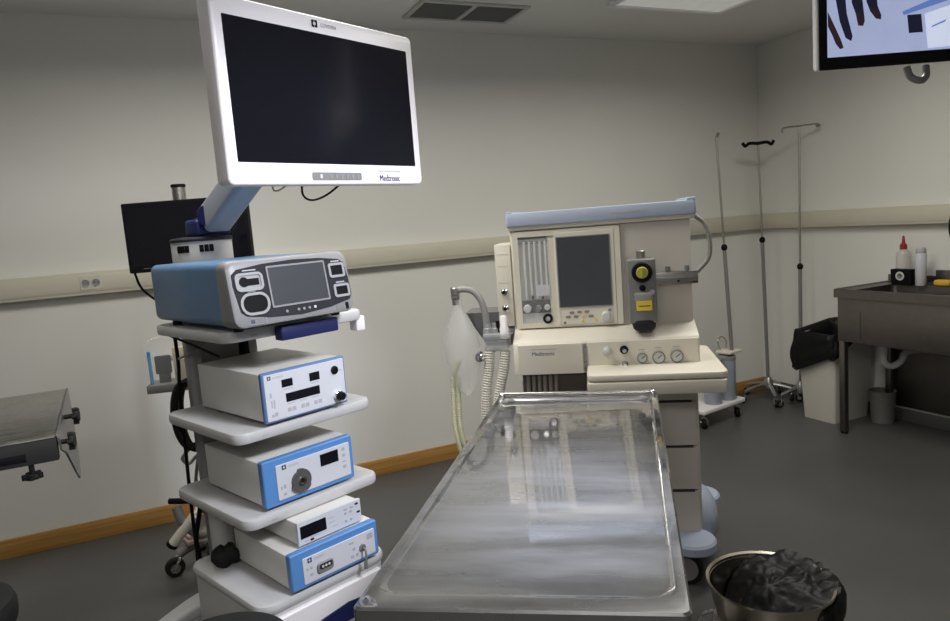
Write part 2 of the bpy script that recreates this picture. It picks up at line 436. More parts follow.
for sx, sy, rz in ((.10, .575, pi), (.40, .50, .2), (.02, -.05, -2.2), (.39, -.05, -.8)):
    bm = new()
    L = []
    for k, (w, h0, h1) in enumerate(((.045, .085, .145), (.042, .085, .138), (.036, .085, .125), (.022, .088, .112))):
        L.append([(k*.055, y, z) for y, z in rr(-w, w, h0, h1, .018)])
    if rz == pi: L = [[(k*.075, y, z+.052-k*.004) for _, y, z in l] for k, l in enumerate(L)]
    loft(bm, L); o = obj('outrigger_leg', bm, 'shelf', cart, (sx, sy, 0), (0, 0, rz))
for x, y in ((-.09, .575), (.50, .52), (-.06, -.15), (.47, -.15)): caster(cart, x, y, .045, .03, .15 if y == .575 else .095)

# electrosurgical generator on top
g = thing('electrosurgical_generator', 'blue and silver electrosurgical generator with touchscreen on the top shelf', 'medical device', cw(.032, -.075, 1.2), TH)
g.location = (.178, 1.95, 1.2)
TL_ = .16
bm = new()
prof = lambda y, k: [(x, y, z) for x, z in rr(-.004+k, .381-k, .013+k*.4, .192-k, .022, 6)]
loft(bm, [prof(.545, .008), prof(.535, .002), prof(.25, .0), prof(.075, .0)]); obj('case', bm, 'genblue', g)
bm = new(); box(bm, -.0008, .002, .10, .50, .094, .0975); obj('case_seam', bm, 'navy', g)
sh = lambda y0, k, dy: [(x, y0+(z-.013)*TL_+dy, z) for x, z in rr(-.007+k, .388-k, .010+k, .195-k, .026, 6)]
bm = new(); loft(bm, [[(x, .08, z) for x, z in rr(-.006, .386, .010, .194, .024, 6)], sh(0, 0, .012), sh(0, .003, .004), sh(0, .010, 0)]); obj('bezel', bm, 'silver', g)
gf = dict(loc=(0, 0, .013), rot=(-math.atan(TL_), 0, 0))
bm = new()
Pp = [(.006, .115), (.007, .146), (.024, .159), (.10, .168), (.20, .172), (.29, .168), (.354, .159), (.370, .148), (.378, .10), (.380, .050), (.370, .034), (.30, .020), (.2, .012), (.10, .018), (.032, .030), (.016, .042)]
loft(bm, [[(x, y, z) for x, z in Pp] for y in (.004, -.0022)]); fp = obj('face_panel', bm, 'dark', g, **gf)
def gsub(name, bm, m): return obj(name, bm, m, fp)
bm = new(); ringpanel(bm, .110, .302, .042, .160, .005, -.0045, -.001, .004); gsub('screen_frame', bm, 'silver')
bm = new(); panel(bm, .114, .298, .046, .156, -.0034, -.001, .002, 0); gsub('touchscreen', bm, 'screengrey')
for (x0, x1, z0, z1, r) in ((.013, .096, .097, .148, .015), (.017, .104, .030, .092, .029), (.312, .368, .104, .148, .008), (.318, .374, .044, .084, .008)):
    bm = new(); ringpanel(bm, x0, x1, z0, z1, .0075, -.0065, -.001, r); s_o = gsub('socket_ring', bm, 'genring')
    bm = new()
    if r == .015:
        panel(bm, x0+.006, x1-.006, z0+.006, z1-.006, -.0030, -.001, .010, 0, mi=1)
        panel(bm, x0+.034, x1-.012, z0+.015, z1-.017, -.0034, -.002, .002, 0); cyl(bm, (x0+.026, -.0036, z0+.026), (x0+.026, -.002, z0+.026), .014)
    else: panel(bm, x0+.007, x1-.007, z0+.007, z1-.007, -.0030, -.001, max(.003, r-.007), 0)
    obj('socket', bm, ['black', 'genring'] if r == .015 else 'black', s_o)
for x in (.152, .190, .208, .226, .245):
    bm = new(); cyl(bm, (x, -.0035, .0275), (x, -.001, .0275), .0042, n=14); gsub('button', bm, 'silver' if x < .24 else 'ring')
for x0, x1, z in ((.04, .08, .1525), (.045, .068, .0945), (.326, .356, .1515), (.332, .362, .0875)):
    bm = new(); panel(bm, x0, x1, z, z+.0035, -.0028, -.002, .0005, 0); gsub('socket_caption', bm, 'print')
bm = new(); panel(bm, .352, .362, .006, .026, -.002, .004, .002, 0); obj('usb_port', bm, 'black', g, **gf)
bm = new(); panel(bm, .318, .345, .007, .018, -.001, .004, .001, 0); obj('model_mark', bm, 'vap', g, **gf)
bm = new(); ringpanel(bm, .036, .086, .004, .022, .001, -.0012, .004, .001); obj('maker_plate', bm, 'print', g, **gf)
lg = bpy.data.objects.new('maker_mark', None); COL.objects.link(lg); bpy.data.objects.remove(lg)
bd = logo(g, .040, .0085, .009, -.0012); bd.location = gf['loc']; bd.rotation_euler = gf['rot']
tx = text('maker_name', 'COVIDIEN', .0085, 'print', bd, .052, -.0012, .0095, .030)
for x in (.03, .35):
    for y in (.06, .46):
        bm = new(); cyl(bm, (x, y, -.002), (x, y, .016), .014, n=14); obj('foot', bm, 'rubber', g)

# stack units
def unit(name, label, o3, th, w, d, h, front, fd=.012, inset=0, hm='unit'):
    t = thing(name, label, 'medical device', o3, th)
    bm = new(); box(bm, inset, w-inset, fd, d, .006, h-.002, .004, 2); obj('housing', bm, hm, t)
    bm = new(); panel(bm, 0, w, 0, h, 0, fd+.002, .006, .003); fr = obj('front_bezel', bm, front, t)
    for x in (.04, w-.04):
        for y in (.05, d-.05):
            bm = new(); cyl(bm, (x, y, -.010), (x, y, .008), .011, n=12); obj('foot', bm, 'rubber', t)
    return t, fr
def captions(t, pts, y):
    for x, z, w, h in pts:
        bm = new(); panel(bm, x, x+w, z, z+h, y-.0005, y, .0004, 0); obj('caption', bm, 'print', t)
# insufflator
t, fr = unit('insufflator', 'white insufflator with thin blue edge and three dark displays on the second shelf', (.232, 2.054, .912), .39, .292, .40, .150, 'blue2')
bm = new(); panel(bm, .006, .286, .006, .144, -.0025, .002, .003, .001); pn = obj('panel', bm, 'panelw', fr)
for a in ((.062, .099, .098, .121), (.158, .194, .096, .121), (.072, .190, .052, .078)):
    bm = new(); panel(bm, *a, -.0036, -.002, .001, 0); obj('display', bm, 'glossblack', pn)
bm = new(); lathe(bm, [(.013, 0), (.013, .004), (.009, .006), (.009, .002)], (.250, -.0025, .112), (0, -1, 0), 20); obj('gas_port', bm, 'black', pn)
bm = new(); lathe(bm, [(.016, 0), (.016, .010), (.012, .013)], (.254, -.0025, .030), (0, -1, 0), 20); kn = obj('connector', bm, 'chrome', pn)
bm = new(); lathe(bm, [(.013, .011), (.013, .026), (.010, .029)], (.254, -.0025, .030), (0, -1, 0), 20); obj('connector_cap', bm, 'black', kn)
logo(pn, .017, .128, .011, -.0025); text('maker_name', 'COVIDIEN', .009, 'print', pn, .034, -.0026, .129, .034)
captions(pn, [(.066, .090, .032, .002), (.162, .088, .028, .002), (.076, .045, .024, .002), (.118, .045, .024, .002), (.160, .045, .024, .002), (.02, .075, .006, .014), (.022, .045, .004, .022), (.03, .042, .004, .026), (.02, .018, .008, .008), (.03, .018, .010, .012), (.074, .022, .012, .012), (.09, .022, .012, .012), (.12, .022, .012, .012), (.136, .022, .012, .012), (.166, .022, .012, .012), (.182, .022, .012, .012), (.27, .105, .006, .006)], -.0025)
# light source
t, fr = unit('light_source', 'white light source with wide blue bezel and round grey dial on the third shelf', (.207, 2.07, .654), .38, .322, .37, .142, 'blue', .022)
bm = new(); panel(bm, .042, .308, .014, .122, -.003, .002, .004, .001); pn = obj('panel', bm, 'panelw', fr)
bm = new()
D = []
for i in range(40):
    a = 2*pi*i/40; r = .036
    if 100 < math.degrees(a) < 200: r = .029
    if 290 < math.degrees(a) < 330: r = .040
    D.append((.118+r*cos(a), .056+r*sin(a)))
loft(bm, [[(x, y, z) for x, z in D] for y in (-.002, -.012)]); dl = obj('dial', bm, 'dialgrey', pn)
bm = new(); lathe(bm, [(.013, .009), (.013, .016), (.008, .016), (.008, .010)], (.121, 0, .054), (0, -1, 0), 20); obj('light_port', bm, 'chrome', dl)
bm = new(); lathe(bm, [(.007, .010), (.007, .013)], (.121, 0, .054), (0, -1, 0), 14); obj('port_hole', bm, 'black', dl)
bm = new(); panel(bm, .196, .263, .073, .111, -.0042, -.002, .001, 0); obj('display', bm, 'glossblack', pn)
logo(pn, .062, .104, .014, -.003); text('maker_name', 'COVIDIEN', .010, 'print', pn, .083, -.0031, .106, .036)
captions(pn, [(.278, .100, .011, .010), (.278, .080, .011, .010), (.278, .062, .012, .004), (.278, .042, .012, .010), (.052, .045, .006, .010), (.062, .046, .008, .012), (.06, .025, .010, .008)], -.003)
# recorder
t = thing('video_recorder', 'slim pale recorder with dark display stacked on the camera control unit', 'medical device', (.281, 2.023, .5365), TH)
bm = new(); box(bm, .003, .226, .006, .30, .004, .071, .003); obj('housing', bm, 'unit', t)
bm = new(); panel(bm, 0, .229, .002, .074, -.001, .008, .002, .001); pn = obj('front_panel', bm, 'panelw', t)
bm = new(); panel(bm, .008, .098, .022, .060, -.0022, -.0005, .001, 0); obj('display', bm, 'glossblack', pn)
for x, z, m in ((.213, .062, 'black'), (.218, .034, 'black'), (.045, .010, 'black')):
    bm = new(); panel(bm, x-.006, x+.006, z-.003, z+.003, -.0022, -.0005, .002, 0); obj('button', bm, m, pn)
for x in (.17, .19): 
    for z in (.02, .045):
        bm = new(); cyl(bm, (x, -.0025, z), (x, 0, z), .004, n=12); obj('button', bm, 'print', pn)
captions(pn, [(.11, .05, .018, .002), (.11, .036, .02, .002), (.12, .02, .02, .002), (.165, .054, .012, .006), (.188, .054, .012, .006), (.02, .010, .012, .004), (.04, .016, .03, .002)], -.001)
for x in (.03, .2):
    for y in (.04, .26):
        bm = new(); cyl(bm, (x, y, -.003), (x, y, .006), .009, n=12); obj('foot', bm, 'rubber', t)
# camera control unit
t, fr = unit('camera_control_unit', 'white camera control unit with wide blue bezel and dangling key plug above the drawer', (.245, 1.984, .421), .36, .312, .35, .112, 'blue', .022)
bm = new(); panel(bm, .038, .298, .010, .090, -.003, .002, .004, .001); pn = obj('panel', bm, 'panelw', fr)
bm = new(); panel(bm, .082, .140, .025, .058, -.008, -.002, .010, .003); sk = obj('camera_socket', bm, 'vap', pn)
bm = new(); panel(bm, .09, .133, .038, .054, -.0095, -.007, .006, 0); obj('socket_slot', bm, 'dark', sk)
bm = new()
for x in (.1, .111, .122): cyl(bm, (x, -.0105, .046), (x, -.009, .046), .004, n=10)
obj('pin', bm, 'ring', sk)
bm = new(); lathe(bm, [(.011, 0), (.011, .006), (.006, .007), (.006, .001)], (.247, -.003, .046), (0, -1, 0), 18); kp = obj('cable_port', bm, 'vap', pn)
bm = new(); tube(bm, [(.247, -.008, .046), (.246, -.022, .042), (.244, -.026, .02), (.242, -.024, .004)], .0035, 8); cyl(bm, (.242, -.024, .008), (.241, -.024, -.016), .006, n=12); obj('dangling_plug', bm, 'vap', kp)
logo(pn, .054, .072, .014, -.003); text('maker_name', 'COVIDIEN', .010, 'print', pn, .075, -.0031, .074, .034)
captions(pn, [(.048, .05, .006, .008), (.06, .05, .008, .008), (.058, .03, .01, .008), (.20, .07, .018, .006), (.212, .046, .01, .01), (.204, .024, .01, .01), (.222, .024, .01, .01), (.268, .062, .022, .018)], -.003)
# small black bag of cables beside the units
bm = new(); uvball(bm, cw(.045, .275, .443), .046, .033, .036, 18, 10, lambda a, t: 1+.18*sin(3*a+2*t)); tag(obj('cable_pouch', bm, 'rubber'), 'small black pouch lying left of the camera control unit on the cabinet top', 'pouch')

# big surgical monitor on its arm
MT = .486
m = thing('surgical_monitor', 'large white framed medical monitor with dark screen on an arm above the tower', 'monitor', (.183, 1.794, 1.582), MT)
bm = new()
Fm = lambda k, y: [(x, y, z) for x, z in rr(k, .70-k, k, .45-k, .016, 6)]
loft(bm, [Fm(.03, .062), Fm(.006, .055), Fm(.0, .048), Fm(0, .006), Fm(.002, .002), Fm(.006, 0)]); obj('housing', bm, 'white', m)
bm = new(); panel(bm, .030, .670, .056, .404, -.0012, .003, .003, 0); obj('screen', bm, 'glossblack', m)
bm = new(); box(bm, .13, .57, .06, .10, .09, .36, .02, 3); obj('rear_cover', bm, 'white', m)
bm = new(); panel(bm, .255, .435, .012, .033, -.002, .002, .004, 0); bs = obj('button_strip', bm, 'vap', m)
for i, x in enumerate((.285, .32, .34, .36, .38, .4, .42)):
    bm = new(); panel(bm, x-.004, x+.004, .017, .028, -.003, -.0015, .002, 0); obj('button', bm, 'ring' if i == 0 else 'silver', bs)
text('maker_name', 'Medtronic', .026, 'ink', m, .508, -.0012, .0095, .085)
bm = new(); panel(bm, .506, .60, .0375, .041, -.001, .002, .0005, 0); obj('caption_line', bm, 'print', m)
logo(m, .305, .418, .019, -.0012, 'black'); text('badge_name', 'COVIDIEN', .014, 'print', m, .335, -.0012, .4225, .055)
mi = m.matrix_basis.inverted() if False else (Matrix.Translation((.183, 1.794, 1.582)) @ Matrix.Rotation(MT, 4, 'Z')).inverted()
L_ = lambda p: tuple(mi @ Vector(p))
P0 = Vector(cw(.245, .56, 1.50)); P1 = Vector((.40, 2.03, 1.80))
bm = new(); dc = Vector(L_(cw(.240, .60, 1.318)))
lathe(bm, [(.10, 0), (.103, .01), (.103, .135), (.10, .142), (.09, .144)], dc, n=40); ab = obj('arm_base', bm, 'shelf', m)
bm = new(); lathe(bm, [(.106, .138), (.106, .146), (.10, .152), (.05, .156)], dc, n=40); obj('base_lid', bm, 'dark', ab)
for k in (9.2, 9.6, 10.0, 11.2, 11.6, 12.0):
    bm = new(); a = 2*pi*k/16-.25; p = dc+Vector((.1035*cos(a), .1035*sin(a), .113)); box(bm, -.002, .003, -.007, .007, -.012, .012, .001, mtx=Matrix.Translation(p) @ Matrix.Rotation(a, 4, 'Z'))
    obj('vent_slot', bm, 'black', ab)
bm = new(); a0 = Vector(L_(P0))
cyl(bm, a0-Vector((0, 0, .05)), a0-Vector((0, 0, .025)), .045, n=28); cyl(bm, a0-Vector((0, 0, .03)), a0+Vector((0, 0, .035)), .038, n=28, bev=.004); box(bm, a0.x-.06, a0.x+.075, a0.y-.04, a0.y+.04, a0.z-.028, a0.z+.03, .012, 3); obj('arm_joint', bm, 'navy', m)
def beam(bm, p, q, w, h, w2=None, h2=None, r=.012):
    p = Vector(p); q = Vector(q); d = (q-p).normalized(); s = d.cross(Vector((0, 0, 1))).normalized(); u = s.cross(d)
    w2 = w2 or w; h2 = h2 or h
    loft(bm, [[tuple(c+s*x+u*z) for x, z in rr(-ww/2, ww/2, -hh/2, hh/2, r)] for c, ww, hh in ((p, w, h), (q, w2, h2))])
bm = new(); E0 = Vector(L_(P0+Vector((.03, -.05, .03)))); E1 = Vector(L_(P1))
beam(bm, E0, E1, .095, .10, .09, .09, .02); arm = obj('arm', bm, 'armgrey', m)
bm = new(); cyl(bm, E0+Vector((-.05, -.02, .01)), E0+Vector((.05, .02, .01)), .036, n=24, bev=.003); obj('pivot', bm, 'navy', arm)
bm = new(); cyl(bm, E1+Vector((0, .0, -.02)), E1+Vector((0, 0, .06)), .03, n=20); beam(bm, E1+Vector((0, 0, .03)), (.35, .09, .2), .05, .05); obj('tilt_head', bm, 'navy', arm)
bm = new(); tube(bm, [(.26, .05, .02), (.29, .09, -.02), (.33, .10, -.035), (.38, .09, -.02), (.42, .05, .02)], .0032, 8); obj('cable', bm, 'black', m)
bm = new(); tube(bm, [(.17, .06, .03), (.20, .10, -.005), (.23, .10, .0), (.25, .06, .03)], .0025, 8); obj('cable', bm, 'greyhose', m)
bm = new(); tube(bm, [E0+Vector((.05, .0, .06)), E0+Vector((.10, .02, .01)), E0+Vector((.08, .04, -.06)), E0+Vector((.05, .06, -.16))], .005, 8); obj('cable', bm, 'rubber', m)

# ------------------------------------------------------------------ stand behind the tower with black monitor
ps = thing('pole_stand', 'steel pole stand on a five star wheeled base behind the equipment tower', 'stand', (.123, 3.27, 0))
bm = new(); cyl(bm, (0, 0, .10), (0, 0, 1.695), .028, n=24); obj('pole', bm, 'steel', ps)
bm = new(); cyl(bm, (0, 0, 1.69), (0, 0, 1.704), .030, n=24, bev=.002); obj('pole_cap', bm, 'black', ps)
bm = new(); lathe(bm, [(.06, .09), (.06, .13), (.04, .17), (.032, .19)], n=24); obj('hub', bm, 'vap', ps)
for k in range(5):
    a = 2*pi*k/5+.12+pi
    bm = new(); tube(bm, [(.03*cos(a), .03*sin(a), .12), (.13*cos(a), .13*sin(a), .115), (.19*cos(a), .19*sin(a), .095)], .02, 10); obj('leg', bm, 'vap', ps)
    caster(ps, .19*cos(a), .19*sin(a), .042, .03, .09, a)
bm = new(); box(bm, -.02, .02, -.085, .0, 1.44, 1.50, .004); box(bm, -.05, .05, -.10, -.08, 1.42, 1.52, .004); obj('monitor_bracket', bm, 'black', ps)
bm = new(); tube(bm, [(0, -.02, 1.00), (-.06, -.12, 1.00), (-.12, -.26, 1.00)], .010, 8); obj('basket_bracket', bm, 'steel', ps)
bm = new(); cyl(bm, (-.104, -.283, .351), (-.200, -.255, .241), .021, n=16); tube(bm, [(0, -.03, .40), (-.05, -.15, .39), (-.104, -.283, .351)], .012); hl = obj('pedal_bar', bm, 'cream', ps)
bm = new(); tube(bm, [(0, -.02, .30), (-.03, -.12, .24), (-.09, -.25, .25), (-.15, -.26, .32), (-.17, -.25, .39)], .019, 12); lv = obj('lift_lever', bm, 'vap', ps)
bm = new(); cyl(bm, (-.195, -.235, .415), (-.10, -.28, .410), .012, n=14, bev=.003); obj('lever_grip', bm, 'black', lv)
bm = new(); cyl(bm, (-.198, -.256, .244), (-.207, -.253, .233), .024, n=16); obj('bar_cap', bm, 'black', hl)
bt = -.42
b = thing('flat_monitor', 'small black flat monitor on the pole stand behind the tower', 'monitor', (-.105, 3.205, 1.345), bt)
bm = new(); panel(bm, 0, .51, 0, .285, 0, .035, .006, .003); obj('housing', bm, 'black', b)
bm = new(); panel(bm, .012, .498, .026, .273, -.0008, .003, .002, 0); obj('screen', bm, 'glossblack', b)
bm = new(); panel(bm, .06, .45, .016, .018, -.0006, .002, .0005, 0); obj('bezel_line', bm, 'vap', b)
bm = new(); tube(bm, [(.01, .02, .005), (.02, .05, -.07), (.08, .08, -.14), (.16, .06, -.18)], .005, 8); obj('cable', bm, 'black', b)

# clear acrylic box with its contents
ab = thing('acrylic_box', 'clear acrylic box on a grey bottom rail hanging left of the tower', 'box', (-.085, 2.90, .905), -.25)
bm = new()
for a in ((0, .15, 0, .004), (0, .15, .10, .104), (0, .004, 0, .104), (.146, .15, 0, .104)): box(bm, a[0], a[1], a[2], a[3], .02, .13)
obj('wall_panel', bm, 'glass', ab)
bm = new(); box(bm, -.006, .19, -.006, .11, -.012, .020, .003); obj('bottom_rail', bm, 'vap', ab)
bm = new(); box(bm, -.002, .0, -.002, .106, .126, .134); tube(bm, [(.0, -.002, .13), (.02, -.002, .19), (.12, .05, .21), (.15, .1, .19)], .004, 8); obj('hanger', bm, 'glass', ab)
def wl(t, x, y, z): return tuple((Matrix.Translation(t.location) @ Matrix.Rotation(t.rotation_euler.z, 4, 'Z')) @ Vector((x, y, z)))
bm = new(); cyl(bm, wl(ab, .012, .016, .021), wl(ab, .012, .016, .150), .0065, n=14, bev=.002); tag(obj('marker_pen', bm, 'skyblue'), 'bright blue stick standing in the acrylic box', 'pen')
bm = new(); box(bm, .025, .082, .03, .05, .055, .125, .004, mtx=Matrix.Translation(ab.location) @ Matrix.Rotation(-.25, 4, 'Z')); box(bm, .035, .075, .03, .05, .0205, .055, .002, mtx=Matrix.Translation(ab.location) @ Matrix.Rotation(-.25, 4, 'Z')); tag(obj('device_box', bm, 'dark'), 'dark square device inside the acrylic box', 'device')
bm = new(); box(bm, .088, .138, .05, .085, .021, .150, .003, mtx=Matrix.Translation(ab.location) @ Matrix.Rotation(-.25, 4, 'Z')); tag(obj('carton', bm, 'beige'), 'beige carton standing inside the acrylic box', 'carton')

# coiled cable and loose cables at the tower back
cc = Vector(cw(-.005, .50, .845))
cc = Vector((.048, 2.60, .862))
bm = new()
for k in range(7):
    off = (k-3)*.009; pts = []
    for i in range(40):
        a = 2*pi*i/40
        pts.append((cc.x+(.046+.004*sin(k*2))*cos(a)+off*.5, cc.y+off, cc.z+(.112+.006*cos(k*3))*sin(a)-.005*k*(sin(a) < 0)))
    tube(bm, pts, .0085, 8, closed=True)
tag(obj('coiled_cable', bm, 'rubber'), 'thick coil of black cable hanging at the left rear of the tower', 'cable')
def cable(label, pts, r, m, cat='cable', grp=None):
    bm = new(); tube(bm, pts, r, 8); return tag(obj('loose_cable', bm, m), label, cat, grp)
cable('thin black cable running straight down behind the top shelf', [cw(.062, .50, 1.16), cw(.066, .51, 1.05), cw(.064, .52, .97), cw(.062, .53, .80), cw(.06, .545, .50), cw(.06, .55, .17)], .006, 'black')
cable('grey cable looping out below the black coil', [(.03, 2.63, .73), (.0, 2.66, .69), (.02, 2.68, .66), (.06, 2.66, .69), (.07, 2.64, .60), (.09, 2.66, .42), (.10, 2.68, .2)], .006, 'greyhose')
cable('grey cable bowing left down to the third shelf level', [(.06, 2.64, .72), (.035, 2.66, .60), (.03, 2.68, .50), (.08, 2.66, .42), (.12, 2.66, .20)], .006, 'vap')
cable('pair of dark thin cables crossing under the top shelf', [cw(.03, .49, 1.16), cw(.10, .44, 1.11), cw(.16, .40, 1.065)], .004, 'dark')
cable('thin brown cable slanting under the top shelf', [cw(.06, .49, 1.07), cw(.10, .46, 1.09), cw(.18, .44, 1.13)], .004, 'greyhose')
cable('black cable hanging between the third shelf and the cabinet', [cw(.07, .46, .60), cw(.05, .48, .5), cw(.04, .49, .42), cw(.06, .50, .28)], .008, 'black')
bm = new(); box(bm, .045, .145, 2.90, 3.02, 0, .215, .010, 3); ps_ = tag(obj('power_supply', bm, 'rubber'), 'black power supply case standing on the floor behind the tower', 'power supply')
bm = new(); box(bm, .06, .10, 2.8985, 2.901, .13, .16); obj('type_plate', bm, 'print', ps_)
bm = new(); box(bm, -.035, .035, -.03, .03, 0, .022, .004); box(bm, -.025, .01, -.022, .022, .022, .040, .004); tag(obj('tissue_pack', bm, 'pink', None, (.0, 3.252, .1325), (0, 0, .3)), 'pale pink packet lying on the pole stand leg', 'packet')

# ------------------------------------------------------------------ steel operating table (foreground)
OT = -.645
ot = thing('operating_table', 'stainless steel operating table with raised rim in the foreground', 'table', (.459, .957, 0), OT)
W2, LN = .2785, 1.37
ZT = .82
bm = new()
def ring(k, z, r, l0=0): return [(x, y+(.055*x if y < .3 else 0), z) for x, y in rr(-W2+k, W2-k, k+l0, LN-k, r, 8)]
loops = [ring(.004, ZT-.050, .012), ring(0, ZT-.046, .014), ring(0, ZT-.004, .014), ring(.004, ZT, .013), ring(.018, ZT, .03, .026), ring(.021, ZT-.001, .04, .028), ring(.024, ZT-.005, .045, .030), ring(.028, ZT-.0085, .05, .032), ring(.042, ZT-.010, .05, .034)]
loft(bm, loops); top = obj('tray_top', bm, 'table', ot, ang=14)
bm = new()
tube(bm, [(-W2+.018, LN-.012, ZT+.010), (W2-.018, LN-.012, ZT+.010)], .007, 12, smooth=False); obj('end_rail', bm, 'steel', ot)
for s in (-1, 1):
    bm = new(); uvball(bm, (s*(W2-.016), LN-.014, ZT+.006), .013, .013, .013, 14, 10); obj('corner_clamp', bm, 'chrome', ot)
bm = new(); slab(bm, -.22, .22, .15, 1.2, ZT-.085, ZT-.05, .02); obj('under_frame', bm, 'steel', ot)
bm = new(); slab(bm, -.10, .10, .55, .80, .10, .735, .03, .006); obj('column', bm, 'steel', ot)
bm = new(); slab(bm, -.20, .20, .38, .98, .04, .10, .05, .01); obj('base', bm, 'steel', ot)
for sx in (-.15, .15):
    for y in (.43, .93): 
        bm = new(); cyl(bm, (sx, y, 0), (sx, y, .045), .025, n=16); obj('foot', bm, 'rubber', ot)

# ------------------------------------------------------------------ anaesthesia machine
am = thing('anaesthesia_machine', 'tall cream anaesthesia machine with screen and drawers beyond the operating table', 'medical machine', (1.30, 2.51, 0), -.6)
bm = new(); box(bm, 0, .703, .005, .36, .955, 1.412, .010, 3); obj('upper_body', bm, 'cream', am)
bm = new(); panel(bm, .436, .700, .985, 1.400, -.001, .01, .006, .001); obj('side_panel', bm, 'creamd', am)
bm = new(); slab(bm, -.008, .724, -.030, .37, 1.418, 1.472, .012, .005); sh_ = obj('top_shelf', bm, 'bluegrey', am)
bm = new(); slab(bm, -.004, .718, -.020, .362, 1.402, 1.420, .012, .004); obj('shelf_underside', bm, 'cream', sh_)
bm = new(); box(bm, .690, .722, -.028, .36, 1.468, 1.482, .004); box(bm, -.006, .02, -.028, .36, 1.468, 1.478, .003); obj('shelf_lip', bm, 'bluegrey', sh_)
bm = new(); panel(bm, .40, .54, 1.440, 1.446, -.0306, -.029, .001, 0); obj('shelf_mark', bm, 'print', sh_)
# left slim module
bm = new(); box(bm, -.066, -.001, .0, .20, 1.015, 1.352, .006); lm = obj('side_module', bm, 'cream', am)
for z in (1.05, 1.195, 1.262, 1.310):
    bm = new(); box(bm, -.060, -.006, -.0008, .002, z, z+.002); obj('module_seam', bm, 'creamd', lm)
for z in (1.158, 1.092):
    bm = new(); lathe(bm, [(.014, 0), (.014, .006), (.010, .008), (.010, .018), (.007, .02)], (-.035, 0, z), (0, -1, 0), 18); o = obj('port', bm, 'chrome', lm)
    bm = new(); cyl(bm, (-.035, -.017, z), (-.035, -.022, z), .0075, n=14); obj('port_hole', bm, 'black', o)
# panel frame with window and screen
bm = new(); ringpanel(bm, .012, .434, 1.006, 1.396, .022, -.016, .004, .010); ringpanel(bm, .150, .182, 1.010, 1.392, .006, -.012, .004, .002); box(bm, .156, .176, -.012, .004, 1.02, 1.38); pf = obj('panel_frame', bm, 'cream', am)
bm = new(); panel(bm, .034, .156, 1.024, 1.366, -.002, .004, .001, 0); wi = obj('flowmeter_bay', bm, 'creamd', am)
for i in range(5):
    x = .058+.021*i
    bm = new(); cyl(bm, (x, -.009, 1.140), (x, -.009, 1.355), .006, n=14); obj('flow_tube', bm, 'gauge', wi)
bm = new(); box(bm, .034, .156, -.012, -.001, 1.345, 1.366, .001); obj('bay_header', bm, 'vap', wi)
bm = new(); box(bm, .036, .154, -.006, -.001, 1.026, 1.066, .001); obj('bay_footer', bm, 'gauge', wi)
bm = new(); box(bm, .036, .154, -.010, -.001, 1.066, 1.118, .002); vb = obj('valve_block', bm, 'dark', wi)
for x, z, r, mm in ((.056, 1.086, .017, 'gauge'), (.102, 1.086, .012, 'chrome'), (.136, 1.088, .012, 'gauge'), (.136, 1.042, .020, 'black')):
    bm = new(); lathe(bm, [(r, 0), (r, .010), (r*.8, .013)], (x, -.008, z), (0, -1, 0), 20); obj('valve_knob', bm, mm, vb)
bm = new(); lathe(bm, [(.010, .012), (.010, .016)], (.136, -.008, 1.042), (0, -1, 0), 16); obj('knob_face', bm, 'chrome', vb)
for i in range(5):
    x = .06+.02*i; bm = new(); box(bm, x-.005, x+.005, -.012, -.003, 1.122, 1.137, .002); obj('flow_cap', bm, 'dark' if i % 2 else 'ring', wi)
bm = new(); panel(bm, .094, .150, 1.135, 1.180, -.0155, -.0150, .001, 0); obj('paper_note', bm, 'panelw', wi)
bm = new(); panel(bm, .034, .156, 1.026, 1.364, -.017, -.016, .001, 0); obj('window_glass', bm, 'glass', wi)
bm = new(); panel(bm, .178, .412, 1.008, 1.384, -.018, .004, .006, .003); sf = obj('screen_housing', bm, 'cream', am)
bm = new(); panel(bm, .188, .392, 1.086, 1.362, -.0192, -.015, .002, 0); obj('screen', bm, 'amscreen', sf)
bm = new(); ringpanel(bm, .184, .396, 1.082, 1.366, .0035, -.0200, -.016, .003); obj('screen_rim', bm, 'silver', sf)
bm = new(); ringpanel(bm, .188, .394, 1.013, 1.078, .0015, -.0188, -.016, .002); ks = obj('key_strip', bm, 'print', sf)
for x, z, mm in ((.233, 1.062, 'silver'), (.263, 1.063, 'silver'), (.292, 1.063, 'silver'), (.217, 1.045, 'silver'), (.248, 1.045, 'silver'), (.308, 1.044, 'silver'), (.278, 1.046, 'yellow'), (.274, 1.026, 'yellow'), (.327, 1.028, 'yellow'), (.203, 1.022, 'vap'), (.382, 1.066, 'vap')):
    bm = new(); w = .010 if mm == 'silver' else .006; panel(bm, x-w, x+w, z-.005, z+.005, -.0205, -.017, .0049, .001); obj('key', bm, mm, ks)
bm = new(); lathe(bm, [(.019, 0), (.019, .012), (.014, .016)], (.366, -.018, 1.041), (0, -1, 0), 24); kb_ = obj('selector_knob', bm, 'gauge', sf)
# rail and pegs
bm = new(); box(bm, .455, .722, -.022, 0, 1.152, 1.202, .002); box(bm, .455, .722, -.026, -.02, 1.170, 1.184, .001); rl = obj('rear_rail', bm, 'rail', am)
for x in (.61, .682):
    bm = new(); cyl(bm, (x, -.014, 1.2), (x, -.014, 1.222), .009, n=12); obj('peg', bm, 'vap', rl)
bm = new(); cyl(bm, (.648, -.027, 1.165), (.648, -.025, 1.165), .005, n=12); obj('rail_screw', bm, 'dark', rl)
bm = new(); tube(bm, [(.714, .0, 1.415), (.755, .0, 1.375), (.772, .0, 1.31), (.765, .0, 1.245), (.722, -.005, 1.195)], .0085, 10); obj('side_hose', bm, 'greyhose', am)
